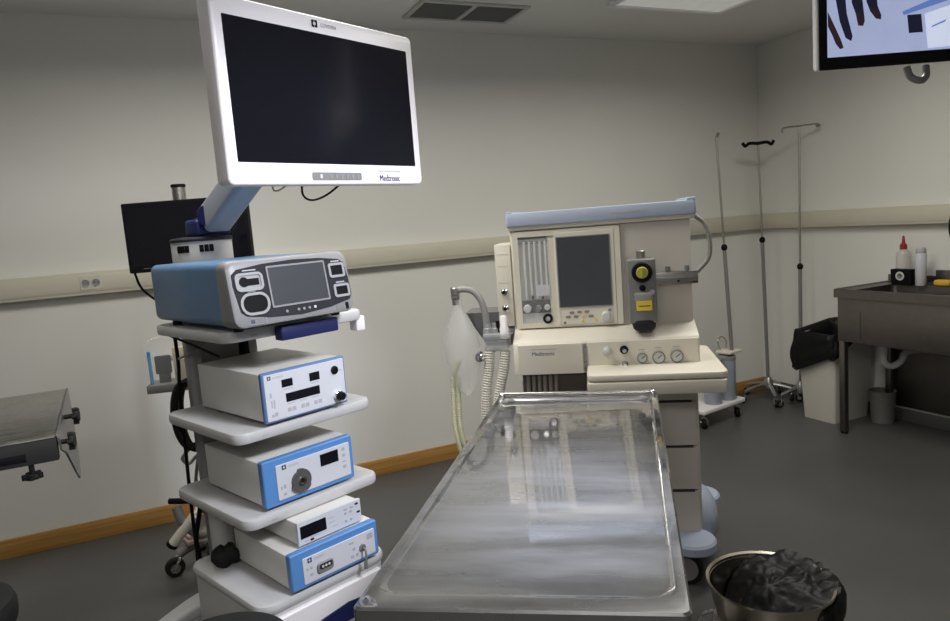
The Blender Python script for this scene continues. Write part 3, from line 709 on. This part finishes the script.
# lower console
bm = new()
cs = [(-.12, .838), (-.12, .955), (-.112, .966), (-.01, 1.000), (.02, 1.005), (.20, 1.005), (.20, .838)]
loft(bm, [[(x, y, z) for y, z in cs] for x in (.0, .705)]); cn = obj('console', bm, 'cream', am)
bm = new(); panel(bm, .019, .270, .838, .958, -.130, -.118, .004, .002); fl_ = obj('flap_door', bm, 'cream', am)
text('maker_name', 'Medtronic', .022, 'ink', fl_, .072, -.1304, .914, .088)
bm = new(); panel(bm, .070, .17, .937, .940, -.1306, -.129, .0005, 0); obj('caption_line', bm, 'print', fl_)
bm = new(); panel(bm, .273, .285, .846, .955, -.127, -.118, .001, .001); obj('hinge', bm, 'rail', am)
bm = new(); panel(bm, .290, .700, .840, .958, -.126, -.118, .003, .002); gp = obj('gauge_panel', bm, 'cream', am)
for x, z, r in ((.492, .889, .019), (.553, .889, .024), (.620, .891, .024)):
    bm = new(); lathe(bm, [(r, 0), (r, .010), (r*.84, .012), (r*.82, .008)], (x, -.125, z), (0, -1, 0), 28); ga = obj('pressure_gauge', bm, 'vap', gp)
    bm = new(); lathe(bm, [(r*.82, .006), (r*.82, .0085)], (x, -.125, z), (0, -1, 0), 28); obj('gauge_dial', bm, 'gauge', ga)
    bm = new(); box(bm, -.0012, .0012, -.001, 0, -r*.2, r*.65, mtx=Matrix.Translation((x, -.1338, z)) @ Matrix.Rotation(.9, 4, 'Y')); obj('needle', bm, 'black', ga)
    captions(gp, [(x-.012, z+r+.012, .024, .003)], -.126)
for x, z, r, mm in ((.362, .922, .018, 'gauge'), (.426, .924, .016, 'black'), (.427, .868, .012, 'vap')):
    bm = new(); lathe(bm, [(r, 0), (r, .008), (r*.7, .010), (r*.7, .026), (r*.55, .028)], (x, -.125, z), (0, -1, 0), 20); kk = obj('control_knob', bm, mm, gp)
    if mm != 'gauge':
        bm = new(); lathe(bm, [(r*.5, .027), (r*.5, .030)], (x, -.125, z), (0, -1, 0), 14); obj('knob_face', bm, 'chrome', kk)
# worktop, pull-out tray, drawers
bm = new(); slab(bm, .284, .778, -.30, .20, .842, .866, .03, .007); obj('worktop', bm, 'cream', am)
bm = new(); slab(bm, .284, .772, -.305, .10, .790, .838, .010, .004); obj('pull_out_tray', bm, 'cream', am)
bm = new(); slab(bm, .02, .70, -.08, .33, .135, .80, .012, .004); tr = obj('drawer_column', bm, 'creamd', am)
for z0, z1 in ((.175, .346), (.353, .525), (.531, .706), (.712, .785)):
    bm = new(); panel(bm, .30, .688, z0, z1, -.100, -.078, .004, .002); o = obj('drawer', bm, 'creamd', am)
    bm = new(); panel(bm, .32, .672, z1-.0035, z1+.002, -.1005, -.080, .001, 0); obj('grip_recess', bm, 'darkrecess', o)
bm = new(); box(bm, .028, .275, -.105, -.07, .62, .834, .003); dk = obj('absorber_bay', bm, 'darkrecess', am)
for i in range(6):
    x = .05+.022*i; bm = new(); cyl(bm, (x, -.110, .63), (x, -.110, .832), .008, n=12); obj('bellows_rib', bm, 'stripe', dk)
# base, feet, wheels
bm = new(); slab(bm, -.02, .74, -.14, .34, .085, .135, .06, .012); obj('base', bm, 'bluegrey', am)
bm = new(); uvball(bm, (.705, .10, .168), .078, .13, .125, 20, 12); obj('base_bumper', bm, 'bluegrey', am)
for x, y in ((.650, -.145), (.735, .30), (.03, -.13), (.03, .28)):
    bm = new(); lathe(bm, [(.08, .132), (.090, .140), (.090, .168), (.082, .178), (.03, .182)], (x, y, 0), n=36); o = obj('foot_cover', bm, 'bluegrey', am)
    bm = new(); lathe(bm, [(.035, -.014), (.06, -.016), (.065, -.008), (.065, .008), (.06, .016), (.035, .014)], (x-.03, y-.02, .065), (.25, 1, 0), 28); w_ = obj('caster', bm, 'rubber', am)
    bm = new(); lathe(bm, [(.047, -.018), (.047, .018)], (x-.03, y-.02, .065), (.25, 1, 0), 28); obj('wheel_disc', bm, 'silver', w_)
    bm = new(); cyl(bm, (x-.01, y, .09), (x-.01, y, .135), .02, n=14); obj('stem', bm, 'silver', w_)
# breathing system on the left side
bm = new(); box(bm, -.118, -.010, -.13, .02, .985, 1.008, .006); box(bm, -.115, -.02, -.12, .0, .935, .985, .01); bb = obj('breathing_block', bm, 'acryl', am)
for x in (-.100, -.066, -.034):
    bm = new(); lathe(bm, [(.020, 0), (.020, .03), (.016, .034), (.016, .05)], (x, -.09, .995), n=18); obj('valve_dome', bm, 'acryl', bb)
bm = new(); lathe(bm, [(.017, 0), (.018, .04), (.015, .045), (.014, .085), (.010, .09)], (-.034, -.10, .985), n=18); obj('white_valve', bm, 'white', bb)
bm = new(); cyl(bm, (-.058, -.10, 1.01), (-.058, -.10, 1.055), .008, n=12); obj('black_lever', bm, 'black', bb)
bm = new(); lathe(bm, [(.02, 0), (.022, .006), (.018, .02), (.008, .026)], (-.134, -.11, .917), (-.2, -1, 0), 20); cyl(bm, (-.134, -.11, .917), (-.07, -.08, .94), .008, n=10); obj('chrome_knob', bm, 'chrome', bb)
bm = new(); loft(bm, [[(x, y, z) for x, y in rr(-.205+k, -.01-k*.2, .0+k*.5, .17-k*.5, .02)] for k, z in ((.075, .93), (.025, 1.02), (0, 1.078))], cap1=True); obj('grey_pan', bm, 'pan', am)
bm = new(); tube(bm, [(-.104, -.09, .985), (-.105, -.09, 1.07), (-.118, -.09, 1.135), (-.145, -.09, 1.175), (-.18, -.09, 1.188), (-.22, -.09, 1.186)], .0135, 14); ba = obj('bag_arm', bm, 'greyhose', am)
bm = new(); cyl(bm, (-.222, -.09, 1.197), (-.222, -.09, 1.15), .019, .017, n=18, bev=.003); cyl(bm, (-.222, -.09, 1.15), (-.222, -.09, 1.128), .015, n=18); obj('bag_connector', bm, 'rail', ba)
bm = new(); corr(bm, [(-.098, -.10, .94), (-.105, -.11, .86), (-.118, -.12, .78), (-.125, -.12, .66), (-.11, -.10, .50), (-.05, -.06, .40)], .020); obj('breathing_hose', bm, 'hose', am)
bm = new(); corr(bm, [(-.034, -.10, .935), (-.045, -.11, .86), (-.07, -.12, .76), (-.085, -.12, .66), (-.06, -.10, .50), (.0, -.085, .45)], .020); obj('breathing_hose', bm, 'hose', am)
for dx in (0, .022):
    bm = new(); corr(bm, [(-.262+dx, -.07, .83), (-.266+dx, -.08, .73), (-.262+dx, -.10, .62), (-.235+dx, -.11, .50), (-.16+dx, -.10, .36), (-.02, -.09-dx, .26)], .010, .08, .007, 10); obj('scavenging_hose', bm, 'yhose', am)
bm = new(); cyl(bm, (-.264, -.07, .82), (-.228, -.07, .90), .010, n=10); obj('hose_end', bm, 'yhose', am)
# reservoir bag (hangs on the arm)
bm = new()
wb = lambda x, y, z: tuple((Matrix.Translation((1.30, 2.51, 0)) @ Matrix.Rotation(-.6, 4, 'Z')) @ Vector((x, y, z)))
prof = [(.017, 1.148), (.018, 1.13), (.024, 1.10), (.040, 1.065), (.058, 1.02), (.068, .965), (.066, .90), (.052, .84), (.034, .79), (.020, .765), (.006, .755)]
L = []
for r, z in prof:
    L.append([wb(-.215+.012*(1.148-z)/.4+r*1.08*cos(2*pi*i/24), -.09+r*.8*sin(2*pi*i/24), z) for i in range(24)])
loft(bm, L); tag(obj('reservoir_bag', bm, 'bag'), 'pale translucent breathing bag hanging from the bent grey arm', 'bag')
# vaporizer hooked on the rail
vz = thing('vaporizer', 'grey vaporizer with black dial and yellow label on the machine rail', 'vaporizer', wb(.452, -.028, .99), -.6)
bm = new(); box(bm, 0, .105, -.095, 0, .03, .275, .008, 3); obj('body', bm, 'vap', vz)
bm = new(); box(bm, .012, .098, -.100, -.01, .0, .05, .02, 3); obj('filler_block', bm, 'dark', vz)
bm = new(); cyl(bm, (.055, -.05, .27), (.055, -.05, .305), .017, n=18, bev=.002); obj('lock_cap', bm, 'rail', vz)
bm = new(); lathe(bm, [(.038, 0), (.038, .016), (.034, .020), (.02, .021)], (.053, -.095, .226), (0, -1, 0), 32); dl = obj('dial', bm, 'black', vz)
bm = new(); lathe(bm, [(.022, .019), (.022, .028), (.019, .031)], (.053, -.095, .226), (0, -1, 0), 24); box(bm, -.004, .004, -.135, -.12, -.020, .020, .002, mtx=Matrix.Translation((.053, 0, .226))); obj('dial_grip', bm, 'lime', dl)
bm = new(); lathe(bm, [(.012, 0), (.012, .006), (.008, .010)], (.053, -.095, .166), (0, -1, 0), 16); obj('plug', bm, 'black', vz)
bm = new(); box(bm, .022, .088, -.112, -.09, .112, .150, .006); lathe(bm, [(.010, 0), (.010, .014)], (.086, -.1, .15), (0, -1, 0), 14); obj('clear_window', bm, 'acryl', vz)
bm = new(); panel(bm, .028, .085, .082, .118, -.1145, -.09, .002, .0005); yl = obj('yellow_label', bm, 'yellow', vz)
bm = new(); panel(bm, .036, .078, .098, .1015, -.115, -.1144, .0003, 0); obj('label_line', bm, 'ink', yl)

# ------------------------------------------------------------------ second operating table end, at the far left
vt = thing('tilting_table', 'grey steel table end with black clamp knobs reaching in at the left edge', 'table', (-.362, 2.46, -.013), .03)
bm = new(); 
loft(bm, [[(x, y, z) for y, z in ((.0, .902), (.02, .914), (.50, .957), (.52, .960), (.52, .950), (.02, .900))] for x in (-1.4, .012)]); obj('table_plate', bm, 'steel', vt)
bm = new(); box(bm, -1.4, .015, .0, .035, .828, .900, .003); sr = obj('side_rail', bm, 'railgrey', vt)
bm = new(); box(bm, -1.4, -.07, -.003, .002, .842, .866, .001); obj('rail_slot', bm, 'black', sr)
bm = new()
EP = [(.0, .90), (.03, .916), (.52, .962), (.50, .90), (.42, .79), (.36, .72), (.31, .685), (.275, .68), (.22, .72), (.10, .82), (.0, .86)]
loft(bm, [[(x+(.962-z)*.07, y, z) for y, z in EP] for x in (.014, .020)]); obj('end_plate', bm, 'plate', vt)
def knob(p, d):
    p = Vector(p); d = Vector(d).normalized()
    bm = new(); cyl(bm, p, p+d*.03, .008, n=12); lathe(bm, [(.012, .0), (.022, .004), (.024, .012), (.022, .018), (.01, .020)], p+d*.028, d, 16)
    u, v = basis(d)
    for k in range(5): 
        a = 2*pi*k/5; q = p+d*.037+u*(.022*cos(a))+v*(.022*sin(a)); cyl(bm, q-d*.008, q+d*.008, .008, n=10)
    obj('clamp_knob', bm, 'rubber', vt)
knob((.022, .22, .915), (1, -.1, 0)); knob((.018, .018, .880), (1, -.1, 0)); knob((-.062, .015, .828), (0, 0, -1))
bm = new(); cyl(bm, (-.95, .26, .08), (-.95, .26, .93), .06, n=24); obj('column', bm, 'steel', vt)
bm = new(); slab(bm, -1.25, -.65, .02, .50, .013, .09, .04, .01); obj('base', bm, 'steel', vt)

# ------------------------------------------------------------------ IV poles and trolley in the corner
def ivpole(label, base, top, n_legs, a0, hook, hub=.12, reach=.22, bare=False, zsplit=1.15, mats=('rail', 'steel')):
    t = thing('iv_pole', label, 'iv pole', (base[0], base[1], 0), 0, 'infusion poles in the corner')
    tp = Vector((top[0]-base[0], top[1]-base[1], top[2])); f = lambda z: Vector((tp.x*z/tp.z, tp.y*z/tp.z, z))
    z0 = hub
    bm = new(); cyl(bm, f(z0), f(zsplit), .0125, n=14); obj('lower_tube', bm, 'vap', t)
    bm = new(); cyl(bm, f(zsplit), f(tp.z), .0075, n=12); obj('upper_tube', bm, mats[0], t)
    bm = new(); uvball(bm, f(zsplit), .02, .02, .024, 14, 10); obj('height_knob', bm, 'black', t)
    bm = new()
    if hook == 'bar':
        lathe(bm, [(.008, 0), (.03, .006), (.03, .018), (.008, .024)], f(tp.z)-Vector((0, 0, .012)), n=16)
        for s in (-1, 1): tube(bm, [f(tp.z), f(tp.z)+Vector((s*.05, -s*.03, .004)), f(tp.z)+Vector((s*.075, -s*.045, -.012)), f(tp.z)+Vector((s*.09, -s*.054, .012))], .011, 8)
        obj('hook_bar', bm, 'black', t)
    elif hook == 'tip':
        tube(bm, [f(tp.z-.02), f(tp.z)+Vector((.006, 0, .006)), f(tp.z)+Vector((.01, -.01, .03))], .010, 8); obj('hook_tip', bm, 'rail', t)
    else:
        tube(bm, [f(tp.z)+Vector((-.10, .05, -.02)), f(tp.z)+Vector((-.09, .045, .01)), f(tp.z)+Vector((0, 0, .015)), f(tp.z)+Vector((.10, -.05, .02)), f(tp.z)+Vector((.115, -.055, .005))], .006, 8); o = obj('hook_bar', bm, 'steel', t)
        bm = new(); uvball(bm, f(tp.z)+Vector((.112, -.054, .01)), .016, .016, .012, 12, 8); obj('hook_end', bm, 'silver', o)
    if n_legs:
        bm = new(); lathe(bm, [(.035, hub-.03), (.035, hub+.02), (.018, hub+.05)], n=18); obj('hub', bm, 'rail', t)
        for k in range(n_legs):
            a = a0+2*pi*k/n_legs
            bm = new(); tube(bm, [(.02*cos(a), .02*sin(a), hub), (reach*.5*cos(a), reach*.5*sin(a), hub-.012), (reach*cos(a), reach*sin(a), hub-.04)], .013, 8); obj('leg', bm, 'rail', t)
            caster(t, reach*cos(a), reach*sin(a), .027, .018, hub-.04, a)
    return t
ivpole('slim pole with bent tip rising from the canister trolley', (3.455, 3.50), (3.352, 3.50, 1.868), 0, 0, 'tip', hub=.135, zsplit=1.16)
ivpole('steel infusion pole with short black hook bar in the room corner', (3.94, 3.67), (3.893, 3.67, 1.842), 5, .35, 'bar', reach=.19, zsplit=1.17)
ivpole('thin infusion pole with wide wire hook behind the white bin', (3.975, 3.42), (4.0, 3.42, 1.905), 4, .35+pi/4, 'wire', hub=.13, reach=.135, zsplit=.98)
tr = thing('canister_trolley', 'low white trolley with black casters right of the anaesthesia machine', 'trolley', (3.255, 3.60, 0), .19)
bm = new(); slab(bm, -.23, .23, -.18, .18, .108, .135, .02, .006); obj('platform', bm, 'white', tr)
bm = new(); slab(bm, .075, .225, -.17, -.05, .452, .469, .02, .004); o = obj('top_plate', bm, 'cream', tr)
bm = new(); tube(bm, [(.12, -.07, .46), (.09, -.07, .53), (.13, -.07, .56), (.18, -.07, .52), (.17, -.07, .46)], .004, 8); obj('wire_loop', bm, 'rail', o)
for x in (-.18, .18):
    for y in (-.14, .14): caster(tr, x, y, .038, .03, .11, .4)
for x, y, lb in ((.125, -.105, 'tall grey blue canister under the small plate of the corner trolley'), (-.02, -.10, 'grey blue canister on the trolley, nearest the anaesthesia machine')):
    p = Vector((3.255, 3.60, .135)) + Matrix.Rotation(.19, 3, 'Z') @ Vector((x, y, 0))
    t = thing('canister', lb, 'canister', p, 0, 'canisters on the corner trolley')
    bm = new(); lathe(bm, [(.054, 0), (.058, .008), (.060, .28), (.056, .285)], n=28); obj('vessel', bm, 'canister', t)
    bm = new(); lathe(bm, [(.062, .275), (.062, .295), (.05, .305), (.02, .308)], n=28); obj('lid', bm, 'silver', t)

# ------------------------------------------------------------------ bin
bn = thing('waste_bin', 'tapered off-white waste bin lined with a black bag beside the sink', 'bin', (3.955, 3.13, 0), 0)
bm = new()
R2 = lambda k, z: [(x, y, z) for x, y in rr(-.160-k, .160+k, -.118-k, .118+k, .02, 5)]
loft(bm, [R2(0, 0), R2(.010, .20), R2(.020, .42), R2(.024, .57)], cap1=False)
loft(bm, [R2(.019, .57), R2(-.005, .03)], cap1=True, cap0=False); obj('bin_body', bm, 'binw', bn)
bm = new(); L = []
KEY = ((-.02, .46), (-.012, .56), (.006, .60), (.018, .605), (.026, .585), (.032, .55), (.034, .515), (.030, .475))
for kk in range(0, (len(KEY)-1)*3+1):
    k, f_ = divmod(kk, 3); f_ /= 3
    if k == len(KEY)-1: off, z = KEY[-1]
    else: off = KEY[k][0]*(1-f_)+KEY[k+1][0]*f_; z = KEY[k][1]*(1-f_)+KEY[k+1][1]*f_
    t_ = kk/((len(KEY)-1)*3)
    l = []
    for i, (x, y) in enumerate(rr(-.184-off, .184+off, -.142-off, .142+off, .055, 12)):
        fold = max(0, (t_-.40)/.60)
        lean = ((-x-.02)*(.30 if x < 0 else .45)+y*.30+.01)*fold*1.25 + (-x-.02)*.10
        p = Vector((x, y, z-lean)); q = Vector((x*14, y*14, z*7))
        n1 = NZ.noise(q); n2 = abs(NZ.noise(q*2.3+Vector((5, 2, 1))))-.2
        rad = Vector((x, y, 0)).normalized()
        p += rad*(n1*.020+n2*.022)*(.3+.7*min(1, t_*2)) + Vector((0, 0, n1*.012+NZ.noise(q*1.7+Vector((1, 8, 3)))*.022*(.3+fold)))
        if t_ > .42:                                   # the hanging fold stays outside the bin
            bx_, by_ = .184+.008, .142+.008
            m_ = max(abs(p.x)/bx_, abs(p.y)/by_)
            if m_ < 1: p.x /= m_; p.y /= m_
        l.append(tuple(p))
    L.append(l)
loft(bm, L, cap0=False, cap1=False); obj('bin_liner', bm, 'plasticbag', bn, ang=70)

# ------------------------------------------------------------------ sink bench
sk = thing('sink_bench', 'stainless steel sink bench on legs along the right wall', 'sink', (3.655, 2.905, 0), -pi/2)
# local x runs away along the wall toward the camera side, local y runs to the wall
bm = new()
WL, WD = 1.45, .50
o_ = [(x, y) for x, y in rr(0, WL, 0, WD, .012, 4)]
i_ = [(x, y) for x, y in rr(.10, WL-.35, .055, WD-.10, .03, 4)]
L = [[(x, y, .840) for x, y in o_], [(x, y, .888) for x, y in o_], [(x, y, .892) for x, y in rr(.004, WL-.004, .004, WD-.004, .010, 4)], [(x, y, .892) for x, y in rr(.012, WL-.012, .012, WD-.012, .010, 4)], [(x, y, .885) for x, y in rr(.018, WL-.018, .018, WD-.018, .010, 4)], [(x, y, .884) for x, y in i_], [(x, y, .66) for x, y in rr(.12, WL-.37, .075, WD-.12, .05, 4)]]
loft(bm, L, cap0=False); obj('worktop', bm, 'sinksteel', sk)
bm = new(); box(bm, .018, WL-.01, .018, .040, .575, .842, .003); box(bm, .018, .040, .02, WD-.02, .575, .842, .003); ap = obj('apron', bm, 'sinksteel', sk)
bm = new(); box(bm, .165, .168, .0165, .019, .60, .76); obj('panel_seam', bm, 'darkrecess', ap)
bm = new(); box(bm, .03, WL, WD-.012, WD-.004, .10, .66, .001); obj('shade_panel', bm, 'sinksteel', sk)  # dark sheet added before the wall for the deep shade under the bench
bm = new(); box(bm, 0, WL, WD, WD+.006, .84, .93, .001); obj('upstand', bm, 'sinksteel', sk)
for x in (.022, WL-.06):
    for y in (.022, WD-.06):
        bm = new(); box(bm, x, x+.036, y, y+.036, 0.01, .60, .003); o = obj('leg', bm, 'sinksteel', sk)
        bm = new(); cyl(bm, (x+.018, y+.018, 0), (x+.018, y+.018, .014), .02, n=14); obj('foot', bm, 'rubber', o)
bm = new(); lathe(bm, [(.03, .66), (.03, .60), (.02, .59), (.02, .50)], (.15, .25, 0), n=18); tube(bm, [(.15, .25, .50), (.15, .25, .43), (.17, .29, .40), (.20, .33, .43), (.21, .36, .48), (.21, .47, .48)], .02, 10); obj('drain_trap', bm, 'ring', sk)
def sw(x, y, z): return (3.655+y, 2.905-x, z)
bm = new(); lathe(bm, [(.062, 0), (.066, .01), (.075, .20), (.079, .205), (.071, .205), (.064, .02), (.01, .015)], sw(.03, .405, 0), n=28); tag(obj('bucket', bm, 'vap'), 'grey bucket on the floor under the sink', 'bucket')
# things on the bench
bt_ = thing('squeeze_bottle', 'cloudy squeeze bottle with a red nozzle at the back of the sink', 'bottle', sw(.150, .425, .885), 0)
bm = new(); lathe(bm, [(.034, 0), (.040, .006), (.040, .17), (.036, .19), (.018, .208), (.014, .212)], n=24); obj('body', bm, 'bottle', bt_)
bm = new(); lathe(bm, [(.020, .208), (.020, .235), (.010, .245), (.006, .285), (.004, .29)], n=18); obj('nozzle', bm, 'red', bt_)
bx = thing('black_box', 'black box with a round white emblem in front of the squeeze bottle', 'box', sw(.125, .345, .885), -pi/2)
bm = new(); loft(bm, [[(x, y, z) for x, y in rr(-k, .12+k, -k, .05+k, .004)] for k, z in ((-.004, 0), (0, .02), (.002, .095))]); obj('carton', bm, 'black', bx)
bm = new(); cyl(bm, (.058, -.0035, .056), (.058, .004, .056), .026, n=28); em = obj('emblem', bm, 'gauge', bx)
bm = new(); lathe(bm, [(.018, 0), (.018, .001), (.013, .001), (.013, 0)], (.058, -.0036, .056), (0, -1, 0), 20); box(bm, .052, .062, -.0046, -.003, .046, .060); obj('emblem_mark', bm, 'print', em)
lt = thing('lotion_tube', 'pale upright tube standing right of the black box on the sink', 'bottle', sw(.285, .38, .885), 0)
bm = new(); lathe(bm, [(.026, 0), (.029, .004), (.030, .18), (.024, .195)], n=22); obj('body', bm, 'ltube', lt)
bm = new(); lathe(bm, [(.026, .190), (.027, .196), (.026, .215), (.02, .222)], n=20); obj('cap', bm, 'print', lt)
bm = new(); box(bm, 0, .09, 0, .06, 0, .035, .012, 3); o = obj('sponge', bm, 'sponge', None, sw(.35, .385, .885), (0, 0, -pi/2)); tag(o, 'yellow sponge at the back of the sink near the right edge', 'sponge')
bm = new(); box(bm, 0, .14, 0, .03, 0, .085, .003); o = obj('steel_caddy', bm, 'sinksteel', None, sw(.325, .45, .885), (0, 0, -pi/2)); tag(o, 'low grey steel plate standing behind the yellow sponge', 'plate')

ds = thing('wall_dispenser', 'black rounded wall dispenser cut by the right photo edge above the sink', 'dispenser', (4.118, 2.42, 1.22), 0)
bm = new(); uvball(bm, (-.02, 0, 0), .07, .075, .13, 24, 14); obj('cover', bm, 'black', ds)
bm = new(); box(bm, .0, .054, -.05, .05, -.09, .09, .01); obj('back_plate', bm, 'dark', ds)

# ------------------------------------------------------------------ hanging screen at top right
tv = thing('ceiling_screen', 'flat screen hung from the ceiling at upper right showing a bluish floor and legs', 'monitor', (1.7895, 1.456, 1.804), -.42)
bm = new(); panel(bm, -.007, .655, .002, .400, .004, .024, .008, .003); obj('housing', bm, 'white', tv)
bm = new(); panel(bm, 0, .652, 0, .397, -.001, .006, .006, .002); bz = obj('bezel', bm, 'glossblack', tv)
bm = new()
def poly(pts, y, mi): loft(bm, [[(x, yy, z) for x, z in pts] for yy in (y, y+.0003)], mi=mi)
poly([(.022, .034), (.63, .034), (.63, .375), (.022, .375)], -.0016, 0)
poly([(.024, .375), (.024, .20), (.046, .195), (.058, .13), (.074, .085), (.09, .075), (.094, .088), (.078, .15), (.070, .24), (.07, .375)], -.0019, 1)
poly([(.024, .12), (.036, .095), (.046, .07), (.058, .055), (.068, .058), (.060, .082), (.038, .13), (.024, .16)], -.0019, 2)
poly([(.090, .375), (.092, .18), (.103, .15), (.112, .12), (.124, .118), (.129, .13), (.122, .19), (.128, .375)], -.0019, 1)
poly([(.103, .15), (.110, .116), (.124, .114), (.129, .128), (.118, .15)], -.0022, 2)
poly([(.13, .375), (.134, .18), (.145, .152), (.160, .134), (.174, .130), (.176, .140), (.166, .165), (.162, .20), (.17, .375)], -.0019, 1)
poly([(.145, .152), (.160, .132), (.175, .128), (.176, .140), (.160, .162)], -.0022, 2)
poly([(.236, .145), (.34, .18), (.40, .20), (.40, .175), (.30, .15), (.24, .135)], -.0019, 4)
poly([(.25, .135), (.29, .135), (.295, .085), (.255, .085)], -.0019, 1)
poly([(.30, .135), (.42, .165), (.52, .165), (.52, .045), (.31, .040)], -.0022, 3)
poly([(.32, .10), (.36, .115), (.36, .110), (.32, .096)], -.0025, 4)
obj('screen_picture', bm, ['s_floor', 's_dark', 's_brown', 's_white', 's_blue'], tv)
bm = new(); tube(bm, [(.262, .02, -.006), (.268, .01, -.035), (.29, .0, -.048), (.312, .01, -.035), (.318, .02, -.006)], .010, 10); obj('handle', bm, 'vap', tv)
bm = new(); box(bm, .25, .40, .022, .10, .1, .3, .01); cyl(bm, (.325, .12, .2), (.325, .12, ZC-1.803), .03, n=20); box(bm, .29, .36, .08, .15, .17, .23, .01); obj('ceiling_arm', bm, 'white', tv)

# ------------------------------------------------------------------ kick bucket
kb = thing('kick_bucket', 'round stainless bowl on a wire ring stand at lower right', 'bucket', (1.456, 1.37, 0), 0)
bm = new(); lathe(bm, [(.105, .165), (.125, .20), (.155, .33), (.162, .388), (.170, .392), (.170, .386), (.160, .380), (.150, .33), (.120, .205), (.10, .175), (.01, .172), (.01, .165)], n=56); obj('bowl', bm, 'bowl', kb)
bm = new(); tube(bm, circ((0, 0, .255), .150, 56), .0065, 8, closed=True); tube(bm, circ((0, 0, .075), .205, 56), .008, 8, closed=True); obj('ring_stand', bm, 'chrome', kb)
for k in range(4):
    a = 2*pi*k/4+.5
    bm = new(); tube(bm, [(.150*cos(a), .150*sin(a), .255), (.19*cos(a), .19*sin(a), .23), (.215*cos(a), .215*sin(a), .16), (.205*cos(a), .205*sin(a), .075)], .0065, 8); obj('leg', bm, 'chrome', kb)
    caster(kb, .205*cos(a), .205*sin(a), .028, .018, .078, a)
bm = new(); L = []; NR, NA = 26, 96
def bagpt(i, a):
    u = i/NR
    wa = .5+.5*cos(a+.10); wa = wa*wa*(3-2*wa)      # 1 on the side where the bag spills over the rim
    w = .5+(wa-.5)*min(1, u/.70)
    rmax = .130+.052*w
    prof_r = min(1, u/.70)
    r = rmax*prof_r**.9
    over = max(0, (u-.70)/.30)
    top = .302+.098*w
    z = top+.022*(1-prof_r)-(.03*(1-w))*prof_r
    z -= over*(.02+.135*w)
    if over > 0 and w > .35: r += .012*sin(over*pi)*w
    if over > 0: r -= (1-w)*.02*over
    p = Vector((r*cos(a), r*sin(a), z))
    q = p*13
    n = NZ.noise(q)*.5+abs(NZ.noise(q*2.1+Vector((3, 1, 7))))*.55-.2+.25*abs(NZ.noise(q*4.3))
    n2 = NZ.noise(q*1.3+Vector((9, 2, 4)))
    k = .042*(.55+.45*w)
    p += Vector((cos(a)*n2*.016*w, sin(a)*n2*.016*w, n*k))
    if w < .5:
        lim = .112+.045*max(0, min(1, (p.z-.2)/.18)); rr_ = math.hypot(p.x, p.y)
        if rr_ > lim: p.x *= lim/rr_; p.y *= lim/rr_
    return tuple(p)
loft(bm, [[bagpt(i, 2*pi*j/NA) for j in range(NA)] for i in range(1, NR+1)], cap1=False)
bg = obj('waste_bag', bm, 'plasticbag', None, (1.456, 1.37, 0), ang=60); tag(bg, 'crumpled black plastic bag heaped in the stainless kick bowl and spilling over its rim', 'bag')

# ------------------------------------------------------------------ stools in the near foreground
def stool(label, x, y, z, r):
    t = thing('stool', label, 'stool', (x, y, 0), 0, 'black round stools')
    bm = new(); lathe(bm, [(r*.9, z-.075), (r*.98, z-.068), (r, z-.05), (r, z-.025), (r*.96, z-.008), (r*.85, z), (r*.3, z+.002)], n=48); obj('seat', bm, 'rubber', t)
    bm = new(); cyl(bm, (0, 0, .10), (0, 0, z-.07), .022, n=18); cyl(bm, (0, 0, .08), (0, 0, .30), .03, n=18); obj('column', bm, 'chrome', t)
    for k in range(5):
        a = 2*pi*k/5+.3
        bm = new(); tube(bm, [(.02*cos(a), .02*sin(a), .10), (.12*cos(a), .12*sin(a), .095), (.22*cos(a), .22*sin(a), .07)], .016, 10); obj('leg', bm, 'black', t)
        caster(t, .22*cos(a), .22*sin(a), .026, .02, .07, a)
    return t
stool('black round stool at the bottom edge in front of the equipment tower', .02, 1.505, .60, .155)
stool('black round stool cut by the left edge of the photo, low in the corner', -.60, 2.05, .60, .17)
